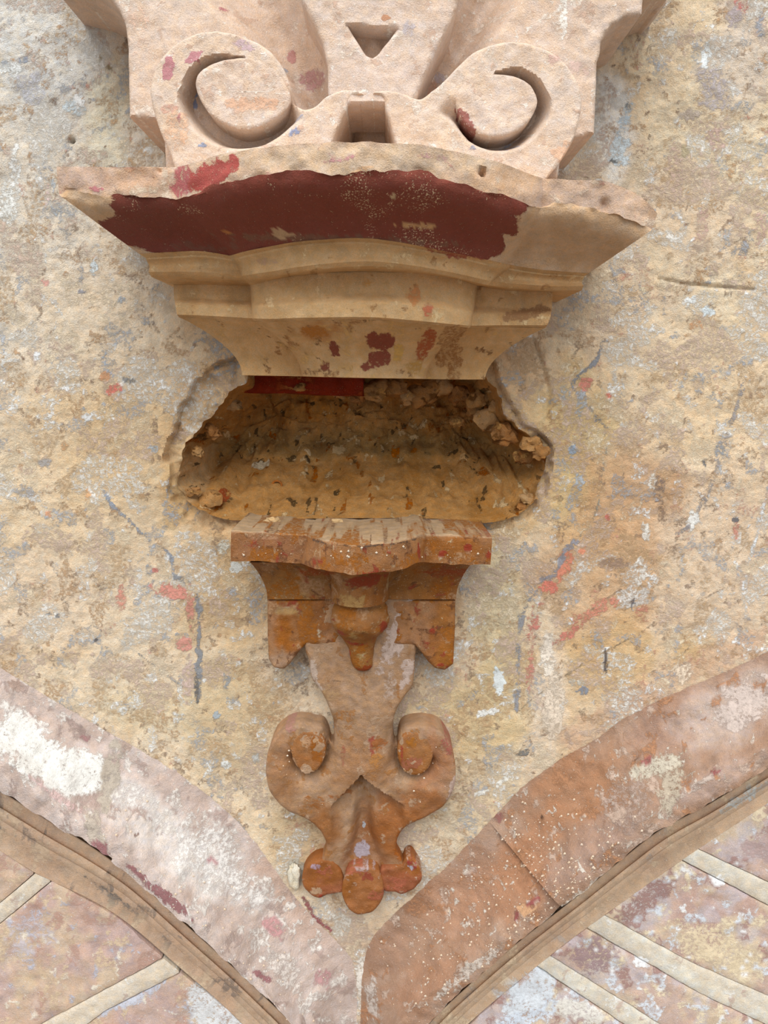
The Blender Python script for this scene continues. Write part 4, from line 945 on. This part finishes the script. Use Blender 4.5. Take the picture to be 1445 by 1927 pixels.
# hollow moulding under the slab: two flanks and a bell-shaped centre
def flank(s, x0, x1, xb0, xb1):
    rows = []
    for t in np.linspace(0, 1, 16):
        k = math.sin(t * math.pi / 2) ** 0.85
        v = 1058 + t * (1128 - 1058)
        ue = x0 + (xb0 - x0) * k; ui = x1 + (xb1 - x1) * k
        p = 0.108 + (0.060 - 0.108) * k
        uu = np.linspace(ue, ui, 24)
        P = W(uu, np.full(24, v), p)
        Q = np.c_[P, uu, np.full(24, v)]
        e = np.repeat(Q[:1], 4, 0); e[:, 1] = np.linspace(0.006, P[0, 1], 5)[:-1]
        rows.append(np.r_[e, Q])
    r = np.array(rows[-1]); r[:, 1] = 0.006
    rows.append(r)
    return loft('cove', rows, M_cons, cons, lambda u, v: pigment(u, v, (178, 114, 66), c_t + [B(560, 1110, 60, 30, (190, 140, 92), 0.6)], c_o + [B(845, 1075, 50, 14, (166, 62, 36), 0.6), B(600, 1075, 40, 12, (176, 70, 34), 0.6), B(545, 1110, 50, 14, (196, 150, 104), 0.5), N(30, 0.66, (120, 84, 56), 0.5)], 0.3, 33), 45)
flank(-1, 470, 640, 503, 640)
flank(1, 890, 720, 858, 720)
rows = []
for t in np.linspace(0, 1, 26):
    # radius of the bell in metres and height
    k = math.sin(min(1, t / 0.62) * math.pi / 2)
    rad = 0.068 - 0.022 * k - 0.001 * t
    c = W(675, 1058 + t * (1146 - 1058), 0.125)
    a = np.linspace(-0.06 * math.pi, 1.06 * math.pi, 40)
    x = c[0] + rad * np.cos(a) * 1.0; y = -0.066 - (rad * 1.30 - 0.006 * k) * np.sin(a)
    rows.append(np.c_[x, y, np.full(40, c[2]), 675 + rad * np.cos(a) * 1300, np.full(40, 1074 + 72 * t)])
for sh in (0.85, 0.3):
    r = rows[25].copy(); r[:, 0] = c[0] + (r[:, 0] - c[0]) * sh; r[:, 1] = -0.066 + (r[:, 1] + 0.066) * sh; rows.append(r)
loft('bell', rows, M_cons, cons, lambda u, v: pigment(u, v, (182, 112, 60), c_t, c_o + [B(690, 1104, 44, 13, (164, 40, 30), 0.8, -12), B(660, 1138, 40, 14, (204, 156, 104), 0.6), B(737, 1110, 6, 26, (214, 176, 132), 0.72, 15), B(620, 1090, 20, 14, (168, 78, 36), 0.6), B(600, 1078, 20, 10, (150, 56, 34), 0.5)], 0.2, 34), 45)

# hanging bud finial, round in plan
prof = [(1128, 46), (1146, 50), (1150, 55), (1158, 58), (1168, 59), (1180, 57), (1192, 51), (1202, 43), (1210, 36), (1220, 31), (1234, 27), (1250, 24), (1262, 22), (1270, 19), (1276, 13), (1279.5, 5), (1280, 0.5)]
pf_ = catmull([(a, b) for a, b in prof], 60)
rows = []
for i, (v, r) in enumerate(pf_):
    cx = 676 + 6 * max(0, (v - 1200) / 80.0)
    c = W(cx, v, 0.098)
    rr = r * (DIST - 0.098) / FPX
    a = np.linspace(0, 2 * math.pi, 48, endpoint=False)
    wob = 1 + (fbm(np.cos(a) * 20 + 50, np.sin(a) * 20 + v * 0.6, 12, 771, 3) - 0.5) * 0.16
    ax_p = 0.056 + 0.016 * min(1, r / 58)
    rows.append(np.c_[c[0] + rr * np.cos(a) * wob, -ax_p - rr * 0.92 * np.sin(a) * wob, np.full(48, c[2]), cx + r * np.cos(a), np.full(48, v) + 0 * a])
loft('finial', rows, M_cons, cons, lambda u, v: pigment(u, v, (186, 120, 70), c_t, c_o + [B(660, 1190, 34, 12, (206, 160, 108), 0.55), B(724, 1185, 8, 20, CRIM, 0.75), B(640, 1190, 12, 12, (170, 60, 56), 0.62), B(672, 1216, 30, 5, CRIM, 0.66), B(690, 1272, 24, 9, (178, 64, 40), 0.9), B(655, 1242, 4, 6, CRIM, 0.8), B(675, 1236, 20, 16, (204, 164, 116), 0.5)], 0.2, 35), 60, wrap=True)

# flat side tabs beside the finial
tab_t = c_t + [B(535, 1190, 16, 46, (184, 100, 36), 0.85), B(545, 1148, 40, 9, (214, 176, 128), 0.7), B(525, 1245, 30, 20, (200, 160, 134), 0.8), B(835, 1160, 22, 40, (186, 116, 64), 0.7), B(840, 1230, 22, 30, (184, 108, 48), 0.8)]
tab_o = c_o + [B(814, 1187, 8, 5, CRIM, 0.7), B(828, 1252, 8, 5, CRIM, 0.75), B(600, 1190, 4, 12, (232, 214, 190), 0.7)]
for outl, sd_ in (([(503, 1129), (650, 1129), (650, 1212), (575, 1213), (563, 1226), (545, 1250), (534, 1260), (514, 1257), (505, 1242), (503, 1190)], 41),
                  ([(857, 1130), (705, 1130), (705, 1212), (780, 1214), (789, 1224), (806, 1246), (819, 1258), (838, 1262), (853, 1250), (856, 1190)], 43)):
    relief('side_tab', outl, 0.0565, -0.008, M_cons, cons, lambda u, v, s=sd_: pigment(u, v, (190, 132, 98), tab_t, tab_o, 0.15, s), 4.0, None, (), 4, False, 0.0015, sd_)

# scrolled body with its two curls, one carved surface
ceL = [(550, 1426), (558, 1442), (574, 1456), (595, 1450), (609, 1430), (613, 1408), (608, 1388), (592, 1378), (570, 1377), (556, 1388), (549, 1406)]
ceR = [(748, 1410), (753, 1440), (770, 1458), (793, 1457), (808, 1442), (814, 1420), (810, 1398), (796, 1382), (775, 1378), (757, 1386)]
hkL = catmull([(553, 1432), (558, 1444), (573, 1459), (596, 1453), (611, 1432), (616, 1408), (618, 1385), (620, 1366)], 60)
hkR = catmull([(810, 1438), (796, 1459), (771, 1462), (752, 1446), (745, 1415), (744, 1395), (746, 1376)], 60)
EL = catmull(ceL, 80, True); ER = catmull(ceR, 80, True)
def cbody_h(u, v):
    h = np.zeros(len(u))
    for hk, E in ((hkL, EL), (hkR, ER)):
        d = line_dist(u, v, hk)
        h -= np.where(inside(u, v, E), 0.0, 0.026 * np.exp(-(d / 12.0) ** 1.2))
    du = u - 680
    roof = np.where(du < 0, 1457 + 50 * (np.abs(du) / 47) ** 0.95, 1457 + 54 * (np.abs(du) / 70) ** 0.85)
    reach = np.clip(1 - np.abs(du) / np.where(du < 0, 56.0, 80.0), 0, 1) ** 0.6
    below = v - roof
    h -= 0.040 * reach * sstep(-0.5, 2.5, below) * (1 - 0.75 * sstep(6, 62, below))
    w = 13 + 16 * sstep(1560, 1640, v)
    h -= 0.022 * np.exp(-(np.abs(u - 684) / (w + 3)) ** 3.2) * sstep(1480, 1530, v) * sstep(1665, 1640, v)
    h += 0.008 * np.exp(-((u - 690) / 50) ** 2) * sstep(1470, 1330, v)
    h += 0.006 * np.clip(1 - np.abs(du) / 60, 0, 1) * sstep(1380, 1450, v) * sstep(3, -1, below)
    return np.maximum(h, 0.010 - cbody_p(u, v))
def cbody_p(u, v):
    return 0.054 - 0.027 * sstep(1440, 1670, np.asarray(v, float))
body_c = [(560, 1130), (572, 1200), (574, 1225), (581, 1245), (586, 1277), (603, 1300), (616, 1326), (624, 1350), (627, 1380), (626, 1404), (620, 1408), (615, 1390), (606, 1374), (590, 1371), (562, 1366), (540, 1371), (516, 1389), (503, 1420), (500, 1459), (510, 1496), (540, 1528), (573, 1541), (596, 1558), (609, 1576), (614, 1595), (607, 1615), (592, 1645), (615, 1672), (650, 1676), (680, 1678), (712, 1674), (745, 1672), (768, 1650), (755, 1620), (746, 1603), (749, 1579), (766, 1556), (799, 1541), (832, 1521), (850, 1495), (857, 1469), (857, 1439), (849, 1406), (829, 1378), (800, 1368), (775, 1369), (758, 1376), (750, 1392), (748, 1410), (743, 1410), (740, 1390), (740, 1362), (746, 1336), (762, 1310), (777, 1288), (781, 1240), (785, 1200), (800, 1130)]
bc_t = [N(80, 0.45, (196, 148, 116), 0.6, 0.25), N(36, 0.55, (206, 164, 136), 0.5, 0.2), B(600, 1570, 40, 60, (182, 108, 62), 0.8), B(740, 1560, 50, 70, (180, 100, 54), 0.85), B(690, 1600, 40, 50, (176, 100, 60), 0.6), B(690, 1440, 60, 50, (190, 134, 100), 0.7), B(530, 1450, 30, 60, (190, 132, 98), 0.7), B(820, 1440, 40, 60, (188, 118, 86), 0.7), B(800, 1520, 50, 40, (182, 104, 60), 0.75)]
bc_o = [N(26, 0.70, (210, 172, 146), 0.5), N(22, 0.72, (186, 122, 78), 0.52), B(745, 1200, 30, 74, (226, 200, 190), 0.74, 18), B(768, 1260, 14, 40, (224, 198, 188), 0.66, 15), B(735, 1290, 16, 40, (216, 188, 174), 0.5, 10), B(590, 1262, 8, 26, (226, 200, 186), 0.8, -12), B(600, 1292, 7, 14, (226, 200, 186), 0.75, -35),
        B(708, 1396, 20, 16, (182, 104, 64), 0.72), B(700, 1400, 8, 22, (176, 70, 66), 0.6), B(707, 1425, 14, 20, (206, 136, 84), 0.6), B(645, 1420, 6, 26, (186, 108, 90), 0.52), B(640, 1500, 26, 10, (182, 104, 62), 0.6), B(684, 1570, 4, 6, (210, 218, 226), 0.9), B(681, 1614, 15, 20, (206, 196, 208), 0.85), B(620, 1300, 30, 20, (206, 162, 124), 0.5), B(752, 1590, 14, 40, (182, 92, 42), 0.6),
        B(852, 1480, 7, 30, (226, 196, 186), 0.8, 15), B(545, 1372, 20, 8, (196, 140, 132), 0.6), B(840, 1400, 12, 26, (182, 96, 92), 0.55, -25), B(784, 1378, 14, 8, (190, 112, 50), 0.5), B(590, 1512, 30, 16, (190, 110, 60), 0.5), L([(690, 1260), (684, 1300)], 2.0, (220, 190, 172), 0.5), L([(582, 1277), (660, 1282)], 1.4, (120, 86, 66), 0.5)]
cb = relief('scroll_body', body_c, 0.054, -0.008, M_cons, cons, lambda u, v: pigment(u, v, BEIGE, bc_t, bc_o, 0.15, 51), 3.4, cbody_h, (), 5, True, 0.0015, 51, cbody_p)
for eye, sd_ in ((ceL, 53), (ceR, 57)):
    relief('curl_eye', eye, 0.0548, 0.02, M_cons, cb, lambda u, v, s=sd_: pigment(u, v, (184, 116, 76), c_t, [B(594, 1410, 12, 30, (172, 92, 36), 0.75), B(578, 1400, 8, 20, (206, 156, 124), 0.6), B(775, 1435, 20, 16, (180, 104, 84), 0.7), B(756, 1420, 4, 16, (176, 64, 60), 0.6), B(775, 1395, 14, 12, (190, 112, 50), 0.6)], 0.15, s + 2), 3.4, None, (), 3, True, 0.001, sd_ + 1)
for outl, sd_, bs in (([(641, 1640), (625, 1620), (605, 1617), (586, 1624), (571, 1642), (568, 1660), (578, 1680), (598, 1691), (616, 1686), (632, 1682), (648, 1676)], 58, (180, 104, 78)),
                      ([(722, 1676), (745, 1680), (760, 1684), (780, 1674), (793, 1656), (791, 1634), (778, 1617), (764, 1616), (756, 1628), (740, 1630), (716, 1640)], 59, (178, 100, 76)),
                      ([(681, 1632), (660, 1636), (648, 1652), (643, 1680), (652, 1706), (672, 1722), (694, 1720), (712, 1706), (722, 1682), (718, 1652), (704, 1636)], 60, (182, 112, 74))):
    relief('tail_lobe', outl, 0.030 if sd_ < 60 else 0.034, -0.008, M_cons, cons, lambda u, v, s=sd_, b=bs: pigment(u, v, b, c_t[:1],
        [N(20, 0.66, (190, 100, 84), 0.55), N(14, 0.74, (210, 170, 150), 0.54), B(775, 1628, 10, 14, (176, 56, 76), 0.55, -30), B(772, 1633, 8, 4, (200, 204, 214), 0.9, 40), B(592, 1678, 14, 8, (206, 168, 140), 0.75), B(604, 1686, 6, 5, CRIM, 0.8), B(595, 1630, 14, 7, (196, 170, 186), 0.55), B(690, 1650, 14, 12, (164, 70, 62), 0.6), B(683, 1636, 26, 5, (206, 180, 180), 0.6)], 0.12, s), 3.6, None, (), 4, True, 0.002, sd_)

# white paint drips on the console
rg = random.Random(77)
V = []; F = []
for _ in range(90):
    u = rg.uniform(445, 915); v = rg.choice([rg.uniform(1028, 1052), rg.uniform(1390, 1530), rg.uniform(1390, 1530), rg.uniform(1390, 1530)])
    pz = 0.066 if v > 1300 else 0.19
    if v < 1300:
        i = int(np.argmin(np.abs(sa[:, 0] - u))); pz = float(sa[i, 2]) + 0.0005
        if not (440 < u < 920): continue
    else:
        if not (inside(np.array([u]), np.array([v]), np.array([(515, 1400), (550, 1390), (552, 1440), (600, 1470), (650, 1470), (625, 1530), (560, 1525), (512, 1480)]))[0] or inside(np.array([u]), np.array([v]), np.array([(845, 1410), (815, 1390), (812, 1440), (770, 1475), (745, 1475), (755, 1530), (800, 1525), (845, 1480)]))[0]): continue
        pz = float(cbody_p(u, v)) + 0.0002
    c = W(u, v, pz); r = rg.choice([0.0008, 0.001, 0.0013, 0.002]); b = len(V)
    for dx, dy, dz in ((1, 0, 0), (-1, 0, 0), (0, 0, 1), (0, 0, -1), (0, -1, 0)):
        V.append((c[0] + dx * r, c[1] + dy * r * 0.8, c[2] + dz * r))
    for f in ((0, 2, 4), (2, 1, 4), (1, 3, 4), (3, 0, 4)): F.append(tuple(b + i for i in f))
V = np.array(V)
dd = build('paint_droplets', V, F, M_stone, cons, pigment(V[:, 0] * 1160, V[:, 2] * 1160, (236, 222, 200)))
dd['kind'] = 'stuff'

# ================================================================== LOOSE BITS
q = W(556, 1648, 0.008)
lump('mortar_chip', q, 0.013, M_stone, None, (220, 212, 192), 301, 3, (0.75, 0.7, 1.5), 0.8, 'grey-white mortar chip wedged beside the console tail', 'chip', over=[N(14, 0.7, (120, 118, 108), 0.6)])
ztop = float(W(680, 1025, 0.195)[2])
for k, (u, v, s, lb) in enumerate([(512, 990, 0.0085, 'sandy mortar crumb lying on the back of the console shelf, the larger of two'), (634, 990, 0.006, 'small flat mortar crumb lying on the console shelf below the niche middle')]):
    x = float(W(u, v, 0.05)[0])
    lump('mortar_crumb', (x, -0.035, ztop + s * 0.55), s, M_stone, None, (222, 188, 138), 320 + k, 3, (1.3, 0.8, 0.7), 0.7, lb, 'crumb', 'mortar crumbs on the console shelf')
